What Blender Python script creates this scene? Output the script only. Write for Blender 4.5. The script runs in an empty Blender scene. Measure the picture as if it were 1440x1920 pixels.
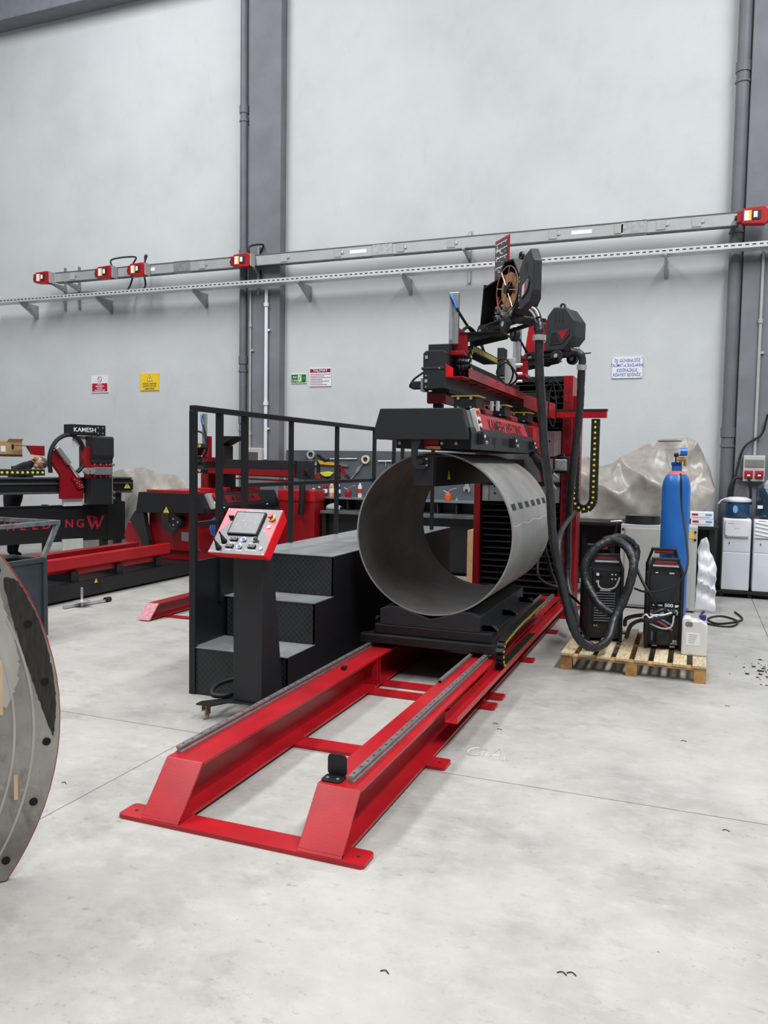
import bpy, math, random
from mathutils import Vector, Matrix, Euler, noise

# ------------------------------------------------------------------ camera, world, lights, exposure
sc = bpy.context.scene
COL = sc.collection
def rad(*a): return tuple(math.radians(v) for v in a)

def make_camera():
    yaw, pitch, roll = rad(21.142, 3.6257, -0.9029)
    cy, sy = math.cos(yaw), math.sin(yaw)
    f = Vector((-sy*math.cos(pitch), cy*math.cos(pitch), -math.sin(pitch)))
    r = Vector((cy, sy, 0)); d = f.cross(r)
    cr, sr = math.cos(roll), math.sin(roll)
    r2 = cr*r + sr*d; d2 = -sr*r + cr*d
    m = Matrix((r2, -d2, -f)).transposed().to_4x4()
    m.translation = (0, 0, 1.7)
    cd = bpy.data.cameras.new('camera'); o = bpy.data.objects.new('camera', cd); COL.objects.link(o)
    cd.sensor_fit = 'VERTICAL'; cd.sensor_height = 36; cd.lens = 36*1500/1920
    cd.clip_end = 200
    o.matrix_world = m
    sc.camera = o
make_camera()

world = bpy.data.worlds.new('hall_daylight'); sc.world = world; world.use_nodes = True
bgn = world.node_tree.nodes['Background']
bgn.inputs['Color'].default_value = (0.86, 0.93, 1.0, 1); bgn.inputs['Strength'].default_value = 0.13

def area(name, loc, sx, sy, power, col=(.985, .98, 1), rot=(0, 0, 0)):
    l = bpy.data.lights.new(name, 'AREA'); l.shape = 'RECTANGLE'; l.size = sx; l.size_y = sy
    l.energy = power; l.color = col
    o = bpy.data.objects.new(name, l); o.location = loc; o.rotation_euler = rot; COL.objects.link(o)
for lx, pw in ((-9.0, 1250), (-2.6, 420), (4.4, 1600)):          # roof-light strips running towards the wall
    area('roof_light', (lx, 2.2, 12.2), 1.8, 13, pw)

vs = sc.view_settings
sc.display_settings.display_device = 'sRGB'
vs.view_transform = 'Standard'; vs.look = 'None'; vs.gamma = 1.0; vs.exposure = 0.45
vs.use_curve_mapping = False

# ------------------------------------------------------------------ materials
def lin(c):
    return tuple(((v/255)/12.92 if v/255 <= .04045 else ((v/255+.055)/1.055)**2.4) for v in c)
MATS = {}
def mat(name, rgb, rough=.5, metal=0.0, var=0.06, scale=6.0, bump=0.0, bscale=60.0, coat=0.0, alpha=1.0, trans=0.0, spec=.5, stretch=(1, 1, 1)):
    if name in MATS: return MATS[name]
    m = bpy.data.materials.new(name); m.use_nodes = True; nt = m.node_tree; N = nt.nodes; L = nt.links
    b = N['Principled BSDF']; c = lin(rgb)
    b.inputs['Roughness'].default_value = rough; b.inputs['Metallic'].default_value = metal
    b.inputs['Coat Weight'].default_value = coat; b.inputs['Transmission Weight'].default_value = trans
    b.inputs['Alpha'].default_value = alpha; b.inputs['Specular IOR Level'].default_value = spec
    tc = N.new('ShaderNodeTexCoord'); mp = N.new('ShaderNodeMapping'); L.new(tc.outputs['Object'], mp.inputs['Vector'])
    mp.inputs['Scale'].default_value = stretch
    nz = N.new('ShaderNodeTexNoise'); nz.inputs['Scale'].default_value = scale; nz.inputs['Detail'].default_value = 5
    L.new(mp.outputs['Vector'], nz.inputs['Vector'])
    rp = N.new('ShaderNodeValToRGB')
    rp.color_ramp.elements[0].position = .3; rp.color_ramp.elements[1].position = .7
    rp.color_ramp.elements[0].color = (*[v*(1-var*2) for v in c], 1)
    rp.color_ramp.elements[1].color = (*[min(1, v*(1+var*1.5)) for v in c], 1)
    L.new(nz.outputs['Fac'], rp.inputs['Fac']); L.new(rp.outputs['Color'], b.inputs['Base Color'])
    if bump:
        n2 = N.new('ShaderNodeTexNoise'); n2.inputs['Scale'].default_value = bscale; n2.inputs['Detail'].default_value = 4
        L.new(mp.outputs['Vector'], n2.inputs['Vector'])
        bp = N.new('ShaderNodeBump'); bp.inputs['Strength'].default_value = bump; bp.inputs['Distance'].default_value = .01
        L.new(n2.outputs['Fac'], bp.inputs['Height']); L.new(bp.outputs['Normal'], b.inputs['Normal'])
    MATS[name] = m
    return m

RED = mat('red_paint', (168, 20, 30), .33, var=.09, scale=5, bump=.03, bscale=120)
RED_D = mat('red_paint_deep', (140, 13, 24), .36, var=.05, scale=7)
BLK = mat('black_paint', (19, 20, 23), .45, var=.08, scale=9, bump=.03, bscale=150)
BLK2 = mat('graphite_paint', (33, 35, 39), .5, var=.05, scale=8, bump=.04, bscale=200)
BLKD = mat('black_rubber', (19, 20, 22), .6, var=.1, scale=12)
HOSE = mat('hose_sleeve', (38, 40, 43), .42, var=.25, scale=14, bump=.35, bscale=22)
SLEEVE = mat('shiny_sleeve', (38, 40, 43), .36, var=.2, scale=14, bump=.8, bscale=26)
PLAST = mat('black_plastic', (36, 38, 42), .55, var=.06)
STEEL = mat('bright_steel', (192, 194, 196), .34, .6, var=.08, scale=14)
DSTEEL = mat('rail_steel', (150, 151, 150), .4, .7, var=.12, scale=20)
ALU = mat('aluminium', (196, 198, 200), .4, .9, var=.05)
ZINC = mat('galvanised', (168, 172, 172), .45, .75, var=.1, scale=18)
BRASS = mat('brass', (190, 160, 90), .35, .9, var=.08)
WHITE = mat('white_plastic', (226, 229, 234), .35, var=.02)
OFFW = mat('grey_enamel', (186, 188, 184), .45, var=.04)
GREYP = mat('grey_plastic', (168, 170, 168), .5, var=.04)
YEL = mat('yellow_plastic', (232, 214, 70), .5, var=.03)
YELS = mat('sign_yellow', (240, 200, 40), .5, var=.03)
BLUE = mat('cylinder_blue', (34, 102, 180), .35, var=.06, scale=5)
BLUEH = mat('blue_hose', (40, 120, 200), .4, var=.05)
COPPER = mat('copper_wire', (232, 172, 134), .24, 1.0, var=.1, scale=30, stretch=(1, 1, 12))
WOOD = mat('pallet_wood', (206, 186, 150), .75, var=.18, scale=9, bump=.3, bscale=40, stretch=(8, 1, 8))
WOODB = mat('pallet_block_wood', (184, 140, 84), .8, var=.2, scale=10, bump=.3, bscale=50)
CARD = mat('cardboard', (176, 142, 102), .85, var=.06, scale=12)
TARP = mat('tarpaulin', (150, 146, 138), .3, var=.12, scale=7, bump=.12, bscale=30)
SKIN = mat('skin', (206, 158, 132), .55, var=.05, scale=20)
HAIR = mat('short_hair', (112, 96, 84), .8, var=.2, scale=80)
NAVY = mat('navy_cloth', (26, 30, 42), .85, var=.12, scale=10, bump=.2, bscale=60)
GREEN = mat('sign_green', (20, 92, 58), .5, var=.02)
LGREEN = mat('sign_pale_green', (214, 240, 190), .5, var=.02)
SIGNR = mat('sign_red', (176, 28, 50), .5, var=.03)
SIGNB = mat('sign_blue_print', (40, 84, 170), .5, var=.02)
SCREEN = mat('display_glass', (58, 63, 63), .3, var=.05, scale=4)
PRINTK = mat('black_print', (16, 16, 18), .6, var=.02)
PRINTW = mat('white_print', (235, 236, 238), .6, var=.02)
PINK = mat('pale_pink_label', (232, 190, 198), .5, var=.03)
ORANGE = mat('orange_paint', (214, 92, 40), .45, var=.08)
DUST = mat('worn_tread', (146, 150, 152), .55, .3, var=.2, scale=5, bump=.2, bscale=30)
GPAINT = mat('pillar_grey_paint', (114, 118, 123), .7, var=.07, scale=2.5, bump=.12, bscale=40)
GPIPE = mat('grey_pipe_paint', (100, 105, 110), .55, var=.06, scale=4)
GBOARD = mat('board_grey', (80, 88, 94), .55, var=.08, scale=3)
CLEAR = mat('clear_film', (220, 224, 226), .25, var=.05, alpha=.45)
WBLUE = mat('water_bottle_blue', (52, 92, 136), .12, var=.04, alpha=.82, trans=.35)
WBLUE2 = mat('dark_water_bottle', (44, 66, 84), .12, var=.05, alpha=.85, trans=.35)
JERRY = mat('translucent_jerrycan', (222, 224, 220), .4, var=.03, alpha=.93)

def ramp(nt, pts):
    r = nt.nodes.new('ShaderNodeValToRGB'); e = r.color_ramp.elements
    while len(e) < len(pts): e.new(.5)
    for k, (p, c) in enumerate(pts): e[k].position = p; e[k].color = (*lin(c), 1)
    return r
def surface_mat(name, base, layers, rough, bump=.1, bscale=30, spec=.4):
    """base colour ramp on a broad noise, then further stain layers: (scale, lo, hi, colour, amount, stretch)"""
    m = bpy.data.materials.new(name); m.use_nodes = True; nt = m.node_tree; N = nt.nodes; L = nt.links
    b = N['Principled BSDF']; b.inputs['Roughness'].default_value = rough; b.inputs['Specular IOR Level'].default_value = spec
    geo = N.new('ShaderNodeNewGeometry')
    nz = N.new('ShaderNodeTexNoise'); nz.inputs['Scale'].default_value = base[0]; nz.inputs['Detail'].default_value = 8; nz.inputs['Roughness'].default_value = .62
    L.new(geo.outputs['Position'], nz.inputs['Vector'])
    r = ramp(nt, base[1]); L.new(nz.outputs['Fac'], r.inputs['Fac']); cur = r.outputs['Color']
    for s, lo, hi, colr, amt, st in layers:
        mp = N.new('ShaderNodeMapping'); mp.inputs['Scale'].default_value = st; mp.inputs['Location'].default_value = (s*3.1, s*1.7, s*.9)
        L.new(geo.outputs['Position'], mp.inputs['Vector'])
        n2 = N.new('ShaderNodeTexNoise'); n2.inputs['Scale'].default_value = s; n2.inputs['Detail'].default_value = 6; n2.inputs['Roughness'].default_value = .7
        L.new(mp.outputs['Vector'], n2.inputs['Vector'])
        mr = N.new('ShaderNodeMapRange'); mr.inputs['From Min'].default_value = lo; mr.inputs['From Max'].default_value = hi
        mr.inputs['To Max'].default_value = amt; L.new(n2.outputs['Fac'], mr.inputs['Value'])
        mx = N.new('ShaderNodeMix'); mx.data_type = 'RGBA'
        L.new(mr.outputs['Result'], mx.inputs['Factor']); L.new(cur, mx.inputs['A']); mx.inputs['B'].default_value = (*lin(colr), 1)
        cur = mx.outputs['Result']
    L.new(cur, b.inputs['Base Color'])
    n3 = N.new('ShaderNodeTexNoise'); n3.inputs['Scale'].default_value = bscale; n3.inputs['Detail'].default_value = 6
    L.new(geo.outputs['Position'], n3.inputs['Vector'])
    bp = N.new('ShaderNodeBump'); bp.inputs['Strength'].default_value = bump; bp.inputs['Distance'].default_value = .01
    L.new(n3.outputs['Fac'], bp.inputs['Height']); L.new(bp.outputs['Normal'], b.inputs['Normal'])
    return m
CONC = surface_mat('concrete_floor', (1.3, [(.3, (144, 143, 138)), (.5, (166, 165, 159)), (.72, (181, 180, 174))]),
    [(3.2, .54, .68, (138, 134, 125), .5, (1, 1, 1)), (7, .5, .72, (186, 186, 181), .5, (1, 1.5, 1)), (15, .6, .7, (120, 118, 112), .5, (1, 1.4, 1)), (48, .62, .72, (100, 98, 94), .5, (1, 1.3, 1)),
     (80, .62, .75, (196, 195, 190), .45, (1, 1, 1)), (.8, .5, .8, (188, 187, 182), .6, (1, 1, 1)), (22, .7, .74, (62, 60, 56), .8, (1, 1.2, 1))], .5, .14, 26, .35)
PLASTER = surface_mat('plaster_wall', (.5, [(.3, (186, 191, 192)), (.5, (197, 202, 203)), (.75, (205, 210, 211))]),
    [(2.6, .6, .78, (176, 178, 176), .4, (1, 1, .35)), (16, .66, .78, (164, 166, 166), .5, (1, 1, .35)), (.45, .55, .8, (190, 196, 203), .5, (1, 1, 1))], .8, .14, 22, .25)

# ------------------------------------------------------------------ mesh helpers
def pmat(o):
    m = Matrix.Identity(4)
    while o is not None:
        m = Matrix.LocRotScale(o.location, o.rotation_euler, o.scale) @ m; o = o.parent
    return m
class MB:
    def __init__(s): s.v = []; s.f = []
    def add(s, vs, fs):
        n = len(s.v); s.v += [Vector(v) for v in vs]; s.f += [tuple(i+n for i in f) for f in fs]; return s
    def box(s, x0, x1, y0, y1, z0, z1):
        x0, x1 = min(x0, x1), max(x0, x1); y0, y1 = min(y0, y1), max(y0, y1); z0, z1 = min(z0, z1), max(z0, z1)
        return s.add([(x0, y0, z0), (x1, y0, z0), (x1, y1, z0), (x0, y1, z0), (x0, y0, z1), (x1, y0, z1), (x1, y1, z1), (x0, y1, z1)],
            [(0, 3, 2, 1), (4, 5, 6, 7), (0, 1, 5, 4), (1, 2, 6, 5), (2, 3, 7, 6), (3, 0, 4, 7)])
    def hexa(s, p): # 8 points, bottom 4 then top 4, ccw from above
        return s.add(p, [(0, 3, 2, 1), (4, 5, 6, 7), (0, 1, 5, 4), (1, 2, 6, 5), (2, 3, 7, 6), (3, 0, 4, 7)])
    def prism(s, prof, axis, a, b):
        """2D profile extruded along axis. axis x: profile (y,z); y: (x,z); z: (x,y)"""
        def P(u, v, w): return {'x': (w, u, v), 'y': (u, w, v), 'z': (u, v, w)}[axis]
        n = len(prof); area_ = sum(prof[i][0]*prof[(i+1) % n][1]-prof[(i+1) % n][0]*prof[i][1] for i in range(n))
        pr = list(prof) if area_ > 0 else list(prof)[::-1]
        vs = [P(u, v, a) for u, v in pr]+[P(u, v, b) for u, v in pr]
        fl = (b > a) ^ (axis == 'y')
        fs = [tuple(range(n))[::-1], tuple(range(n, 2*n))]+[(i, (i+1) % n, n+(i+1) % n, n+i) for i in range(n)]
        if not fl: fs = [f[::-1] for f in fs]
        return s.add(vs, fs)
    def cyl(s, p0, p1, r, n=16, r2=None, caps=True):
        p0, p1 = Vector(p0), Vector(p1); d = (p1-p0).normalized(); r2 = r if r2 is None else r2
        u = d.orthogonal().normalized(); w = d.cross(u)
        vs = []
        for p, q in ((p0, r), (p1, r2)):
            vs += [p+(u*math.cos(2*math.pi*k/n)+w*math.sin(2*math.pi*k/n))*q for k in range(n)]
        fs = [(k, (k+1) % n, n+(k+1) % n, n+k) for k in range(n)]
        if caps: fs += [tuple(range(n))[::-1], tuple(range(n, 2*n))]
        return s.add(vs, fs)
    def bar(s, p0, p1, w, h, up=(0, 0, 1)):
        p0, p1 = Vector(p0), Vector(p1); d = (p1-p0).normalized(); up = Vector(up)
        if abs(d.dot(up)) > .99: up = Vector((0, 1, 0))
        r = d.cross(up).normalized(); u = r.cross(d)
        vs = []
        for p in (p0, p1):
            vs += [p-r*w/2-u*h/2, p+r*w/2-u*h/2, p+r*w/2+u*h/2, p-r*w/2+u*h/2]
        return s.add(vs, [(0, 1, 2, 3)[::-1], (4, 5, 6, 7), (0, 1, 5, 4), (1, 2, 6, 5), (2, 3, 7, 6), (3, 0, 4, 7)][0:1] + [(4, 5, 6, 7), (0, 1, 5, 4), (1, 2, 6, 5), (2, 3, 7, 6), (3, 0, 4, 7)])
    def tube(s, pts, r, n=8, smooth=True, sub=5, flat=1.0, jitter=0.0, seed=1):
        pts = [Vector(p) for p in pts]
        if smooth and len(pts) > 2:
            q = []
            for i in range(len(pts)-1):
                a = pts[max(i-1, 0)]; b = pts[i]; c = pts[i+1]; d = pts[min(i+2, len(pts)-1)]
                for k in range(sub):
                    t = k/sub
                    q.append(.5*((2*b)+(c-a)*t+(2*a-5*b+4*c-d)*t*t+(3*b-a-3*c+d)*t**3))
            q.append(pts[-1]); pts = q
        rn = random.Random(seed); N = len(pts); vs = []; u = None
        for i, p in enumerate(pts):
            d = (pts[min(i+1, N-1)]-pts[max(i-1, 0)]).normalized()
            if u is None: u = d.orthogonal().normalized()
            else: u = (u-d*u.dot(d)).normalized()
            w = d.cross(u); rr = r(i/(N-1)) if callable(r) else r
            rr *= 1+jitter*(rn.random()*2-1)
            vs += [p+(u*math.cos(2*math.pi*k/n)+w*math.sin(2*math.pi*k/n)*flat)*rr for k in range(n)]
        fs = [(i*n+k, i*n+(k+1) % n, (i+1)*n+(k+1) % n, (i+1)*n+k) for i in range(N-1) for k in range(n)]
        fs += [tuple(range(n))[::-1], tuple(range((N-1)*n, N*n))]
        return s.add(vs, fs)
    def lathe(s, prof, c=(0, 0, 0), n=24, axis='z', sx=1, sy=1):
        """profile [(r,h)...] around axis through c"""
        c = Vector(c); vs = []
        def P(r, h, a):
            x, y = r*math.cos(a)*sx, r*math.sin(a)*sy
            return c+Vector({'z': (x, y, h), 'x': (h, x, y), 'y': (y, h, x)}[axis])
        for r, h in prof: vs += [P(r, h, 2*math.pi*k/n) for k in range(n)]
        m = len(prof)
        fs = [(i*n+k, i*n+(k+1) % n, (i+1)*n+(k+1) % n, (i+1)*n+k) for i in range(m-1) for k in range(n)]
        if prof[0][0] > 1e-5: fs.append(tuple(range(n))[::-1])
        if prof[-1][0] > 1e-5: fs.append(tuple(range((m-1)*n, m*n)))
        return s.add(vs, fs)
    def ring(s, c, axis, ro, ri, h, n=32, a0=0, a1=2*math.pi):
        """annulus extruded +-h/2 along axis"""
        c = Vector(c); full = abs(a1-a0-2*math.pi) < 1e-6; m = n if full else n+1
        def P(r, hh, a):
            x, y = r*math.cos(a), r*math.sin(a)
            return c+Vector({'z': (x, y, hh), 'x': (hh, x, y), 'y': (y, hh, x)}[axis])
        vs = []
        for k in range(m):
            a = a0+(a1-a0)*k/n
            vs += [P(ro, -h/2, a), P(ro, h/2, a), P(ri, h/2, a), P(ri, -h/2, a)]
        fs = []
        for k in range(n):
            i = k*4; j = ((k+1) % m)*4
            for e in range(4): fs.append((i+e, j+e, j+(e+1) % 4, i+(e+1) % 4))
        if not full: fs += [(0, 1, 2, 3), ((m-1)*4+3, (m-1)*4+2, (m-1)*4+1, (m-1)*4)]
        return s.add(vs, fs)
    def sphere(s, c, r, n=12, m=8, sc_=(1, 1, 1)):
        c = Vector(c); vs = [c+Vector((0, 0, -r*sc_[2]))]
        for i in range(1, m):
            t = -math.pi/2+math.pi*i/m
            vs += [c+Vector((r*math.cos(t)*math.cos(2*math.pi*k/n)*sc_[0], r*math.cos(t)*math.sin(2*math.pi*k/n)*sc_[1], r*math.sin(t)*sc_[2])) for k in range(n)]
        vs.append(c+Vector((0, 0, r*sc_[2]))); T = len(vs)-1
        fs = [(0, 1+(k+1) % n, 1+k) for k in range(n)]
        for i in range(m-2):
            for k in range(n): fs.append((1+i*n+k, 1+i*n+(k+1) % n, 1+(i+1)*n+(k+1) % n, 1+(i+1)*n+k))
        fs += [(1+(m-2)*n+k, 1+(m-2)*n+(k+1) % n, T) for k in range(n)]
        return s.add(vs, fs)
    def xf(s, M, start=0):
        for i in range(start, len(s.v)): s.v[i] = M @ s.v[i]
        return s
    def build(s, name, m, parent=None, local=False, smooth=False, bevel=0.0, seg=2):
        vs = s.v; loc = Vector((0, 0, 0))
        if parent is not None and not local:
            I = pmat(parent).inverted(); vs = [I @ v for v in vs]
        elif parent is None:
            lo = [min(v[i] for v in vs) for i in range(3)]; hi = [max(v[i] for v in vs) for i in range(3)]
            loc = Vector(((lo[0]+hi[0])/2, (lo[1]+hi[1])/2, lo[2])); vs = [v-loc for v in vs]
        me = bpy.data.meshes.new(name); me.from_pydata([tuple(v) for v in vs], [], s.f); me.update()
        me.materials.append(m)
        if smooth:
            me.polygons.foreach_set('use_smooth', [True]*len(me.polygons))
            try: me.set_sharp_from_angle(angle=math.radians(40))
            except Exception: pass
        o = bpy.data.objects.new(name, me); COL.objects.link(o); o.parent = parent
        if parent is None: o.location = loc
        if bevel:
            b = o.modifiers.new('bevel', 'BEVEL'); b.width = bevel; b.segments = seg; b.limit_method = 'ANGLE'; b.angle_limit = math.radians(40)
        return o
def tag(o, label=None, cat=None, group=None, kind=None):
    if label: o['label'] = label
    if cat: o['category'] = cat
    if group: o['group'] = group
    if kind: o['kind'] = kind
    return o
def thing(name, label, cat, loc=(0, 0, 0), rz=0, group=None, rot=None):
    o = bpy.data.objects.new(name, None); COL.objects.link(o); o.empty_display_size = .05
    o.location = loc; o.rotation_euler = rot or (0, 0, rz)
    return tag(o, label, cat, group)
def B(name, dims, m, parent=None, bevel=0.0, **k): return MB().box(*dims).build(name, m, parent, bevel=bevel, **k)
def share(o, name=None, loc=None, rot=None, parent=None, label=None):
    c = o.copy(); COL.objects.link(c); c.name = name or o.name.split('.')[0]
    if loc is not None: c.location = loc
    if rot is not None: c.rotation_euler = rot
    if parent is not None: c.parent = parent
    if label: c['label'] = label
    return c
def text(s, size, pos, right, up, m, parent=None, name='lettering', align='CENTER', ext=.0008, sx=1.0, bold=0.0):
    cu = bpy.data.curves.new('t', 'FONT'); cu.body = s; cu.size = size; cu.align_x = align; cu.align_y = 'CENTER'; cu.extrude = ext; cu.offset = bold
    cu.resolution_u = 3
    t = bpy.data.objects.new('t', cu); COL.objects.link(t)
    dg = bpy.context.evaluated_depsgraph_get(); me = bpy.data.meshes.new_from_object(t.evaluated_get(dg))
    bpy.data.objects.remove(t); bpy.data.curves.remove(cu)
    R_ = Vector(right).normalized(); U = Vector(up); U = (U-R_*U.dot(R_)).normalized(); Nn = R_.cross(U)
    mm = MB(); pos = Vector(pos)
    vs = [pos+R_*v.co.x*sx+U*v.co.y+Nn*v.co.z for v in me.vertices]; fs = [tuple(p.vertices) for p in me.polygons]
    bpy.data.meshes.remove(me)
    return mm.add(vs, fs).build(name, m, parent)

# ------------------------------------------------------------------ the setting
WY = 12.0
floor = B('floor', (-16, 9, -9, 12.2, -.2, -.008), mat('joint_dirt', (52, 50, 46), .9), None)
tag(floor, 'pale grey concrete workshop floor divided by thin joints', 'floor', kind='structure')
xs = [-16, -13.35, -9.85, -6.35, -2.8, .75, 4.25, 9]; ys = [-9, -2.9, 4.13, 12.2]
for i in range(len(xs)-1):
    for j in range(len(ys)-1):
        B('slab', (xs[i]+.003, xs[i+1]-.003, ys[j]+.003, ys[j+1]-.003, -.06, 0), CONC, floor)
wall = B('wall_back', (-16, 9, WY, WY+.25, 0, 12.6), PLASTER)
tag(wall, 'tall off-white plastered back wall of the workshop', 'wall', kind='structure')
ceil = MB().box(-16, 9, -9, 12.25, 12.4, 12.6).build('ceiling', mat('roof_sheet', (150, 155, 160), .6))
tag(ceil, 'grey roof of the hall above the frame', 'ceiling', kind='structure')
beam = B('added_shade_strip', (-16, -7.3, WY-.35, WY-.001, 9.7, 10.3), mat('wall_top_shade_grey', (120, 124, 132), .7), None, .01)  # added grey strip stands in for the soft shade along the wall top
tag(beam, 'grey beam added for the shade high on the back wall at the top left', 'beam', kind='structure')
def pillar(x0, x1, lab, n):
    o = B('wall_pillar', (x0, x1, WY-.19, WY+.02, 0, 12.4), GPAINT, None, .012)
    tag(o, lab, 'pillar', kind='structure')
pillar(-7.06, -6.465, 'grey painted pillar on the back wall behind the platform railing', 1)
pillar(.5, 1.12, 'grey painted pillar on the back wall behind the water dispensers', 2)
def downpipe(x, y, r, lab, zs):
    t = thing('downpipe', lab, 'pipe', (x, y, 0))
    MB().cyl((x, y, 0), (x, y, 12.3), r, 20).build('pipe', GPIPE, t, smooth=True)
    for z in zs:
        MB().cyl((x, y, z), (x, y, z+.13), r+.012, 20).build('coupling', GPIPE, t, smooth=True)
        b = MB().ring((x, y, z-.12), 'z', r+.012, r-.002, .03, 20); b.box(x-.01, x+.01, y+r, WY-.003, z-.13, z-.11)
        b.build('pipe_clamp', GPIPE, t)
downpipe(-7.168, 11.84, .066, 'grey downpipe beside the pillar behind the railing', (2.3, 3.3, 5.05, 7.4))
downpipe(.403, 11.865, .083, 'thick grey downpipe beside the right-hand pillar', (2.1, 4.95, 6.9))

# ------------------------------------------------------------------ red machine track on the floor
def rrect(x0, x1, y0, y1, r, n=4):
    p = []
    for cx, cy, a in ((x1-r, y1-r, 0), (x0+r, y1-r, 90), (x0+r, y0+r, 180), (x1-r, y0+r, 270)):
        for k in range(n+1):
            t = math.radians(a+90*k/n); p.append((cx+r*math.cos(t), cy+r*math.sin(t)))
    return p
YF = 8.82
track = thing('machine_track', 'long red steel twin-beam machine track lying along the floor', 'machine track', (-1.84, 3.0, 0))
for x0, x1 in ((-2.35, -2.145), (-1.535, -1.325)):
    xc = (x0+x1)/2
    b = MB()
    b.box(x0, x1, 3.0, YF, .02, .034); b.box(x0, x1, 3.2, YF, .231, .245)
    b.prism([(3.008, .03), (YF, .03), (YF, .235), (3.2, .235)], 'x', xc-.006, xc+.006)
    o = b.build('beam', RED, track)
    MB().prism([(2.99, .021), (3.004, .021), (3.206, .2455), (3.19, .2455)], 'x', x0, x1).build('sloped_end_plate', RED, o, bevel=.002)
    for yy in (5.475, 5.525, 7.2):
        MB().box(x0+.002, x1-.002, yy-.006, yy+.006, .034, .231).build('stiffener_plate', RED, o)
    MB().cyl((x1-.05, 5.468, .12), (x1-.05, 5.45, .12), .007, 8).build('bolt', BLKD, o)
for y0, y1 in ((2.985, 3.118), (4.145, 4.285), (5.315, 5.445), (5.56, 5.685), (6.735, 6.86), (8.0, 8.12)):
    o = MB().prism(rrect(-2.48, -1.222, y0, y1, .022), 'z', 0, .02).build('floor_plate', RED, track)
    for hx in (-2.42, -1.272):
        MB().cyl((hx, (y0+y1)/2, .0195), (hx, (y0+y1)/2, .0212), .0085, 10).build('bolt_hole', PRINTK, o)
def rail(x, y0, y1):
    p = [(x-.015, .245), (x+.015, .245), (x+.015, .252), (x+.009, .259), (x+.009, .265), (x+.015, .27), (x+.015, .279), (x-.015, .279), (x-.015, .27), (x-.009, .265), (x-.009, .259), (x-.015, .252)]
    o = MB().prism(p, 'y', y0, y1).build('guide_rail', DSTEEL, track)
    h = MB(); y = y0+.04
    while y < y1-.02:
        h.cyl((x, y, .2785), (x, y, .2795), .0065, 8); y += .08
    tag(h.build('rail_bolt_holes', PRINTK, o), kind='stuff')
rail(-2.325, 3.25, 8.78); rail(-1.395, 3.245, 8.78)
MB().cyl((-1.512, 4.98, .262), (-1.512, 8.7, .262), .014, 12).box(-1.522, -1.502, 4.98, 8.7, .245, .262).build('round_rack_bar', DSTEEL, track, smooth=True)
e = MB().prism(rrect(-1.535, -1.435, 3.215, 3.3, .02), 'z', .2455, .253)
e.prism(rrect(-1.53, -1.435, .25, .352, .022), 'y', 3.286, 3.294)
st = e.build('end_stop', BLK, track, bevel=.001)
for hx in (-1.51, -1.46): MB().cyl((hx, 3.245, .253), (hx, 3.245, .257), .007, 10).build('bolt', STEEL, st)
B('stop_block', (-2.245, -2.215, 5.02, 5.06, .2455, .27), BLK, track, .003)
ch = MB().prism([(-1.322, .215), (-1.322, .165), (-1.245, .165), (-1.245, .2), (-1.249, .2), (-1.249, .169), (-1.318, .169), (-1.318, .215)], 'y', 4.46, 8.8)
co = ch.build('cable_channel', RED, track)
for yy in (4.7, 5.4, 6.1, 6.8, 7.5, 8.2):
    B('channel_bracket', (-1.43, -1.32, yy, yy+.04, .155, .165), RED_D, co)

# ------------------------------------------------------------------ black carriage with V-block, steel pipe, drag chain
PX, PZ, PR = -1.845, 1.149, .625
PY0, PY1 = 5.8, 7.42
car = thing('pipe_carriage', 'black carriage with V-block cradle riding on the red track under the pipe', 'carriage', (-1.85, 6.6, .28))
for x in (-2.325, -1.395):
    for y in (5.95, 7.1): B('slide_block', (x-.035, x+.035, y-.06, y+.06, .282, .3), BLKD, car, .004)
B('front_tube', (-2.41, -1.335, 5.74, 5.82, .282, .352), BLK, car, .01)
B('rear_tube', (-2.41, -1.335, 7.35, 7.43, .282, .352), BLK, car, .01)
for x in (-2.33, -1.41): B('side_tube', (x-.035, x+.035, 5.82, 7.35, .30, .352), BLK, car, .006)
B('deck_frame', (-2.3, -1.36, 5.78, 7.44, .352, .43), BLK, car, .01)
vb = MB().prism([(-2.255, .43), (-1.455, .43), (-1.455, .545), (-1.545, .575), (PX+.26, .575), (PX, .4955), (PX-.26, .575), (-2.165, .575), (-2.255, .55)], 'y', 5.78, 7.4)
v = vb.build('v_block', BLK2, car, bevel=.003)
for k in range(6):
    y = 5.95+k*.27
    B('slot', (-1.62, -1.60, y, y+.05, .5748, .5765), PRINTK, v)
for sx_ in (-1, 1):
    for y in (5.9, 6.6, 7.3):
        xo = -1.35 if sx_ > 0 else -2.31; xi = -1.455 if sx_ > 0 else -2.255
        b = MB().box(xi, xo+.01*sx_, y-.045, y-.035, .43, .475)
        b.prism([(xi, .475), (xo-.03*sx_, .475), (xo+.012*sx_, .44), (xo+.012*sx_, .432), (xi, .432)], 'y', y-.045, y-.037)
        b.box(xi, xo+.01*sx_, y-.04, y+.04, .431, .439)
        o = b.build('clamp_bracket', mat('bracket_grey', (62, 66, 72), .4), car)
        MB().cyl((xo-.03*sx_, y+.0, .439), (xo-.03*sx_, y, .455), .01, 8).build('bolt', STEEL, o)

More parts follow.
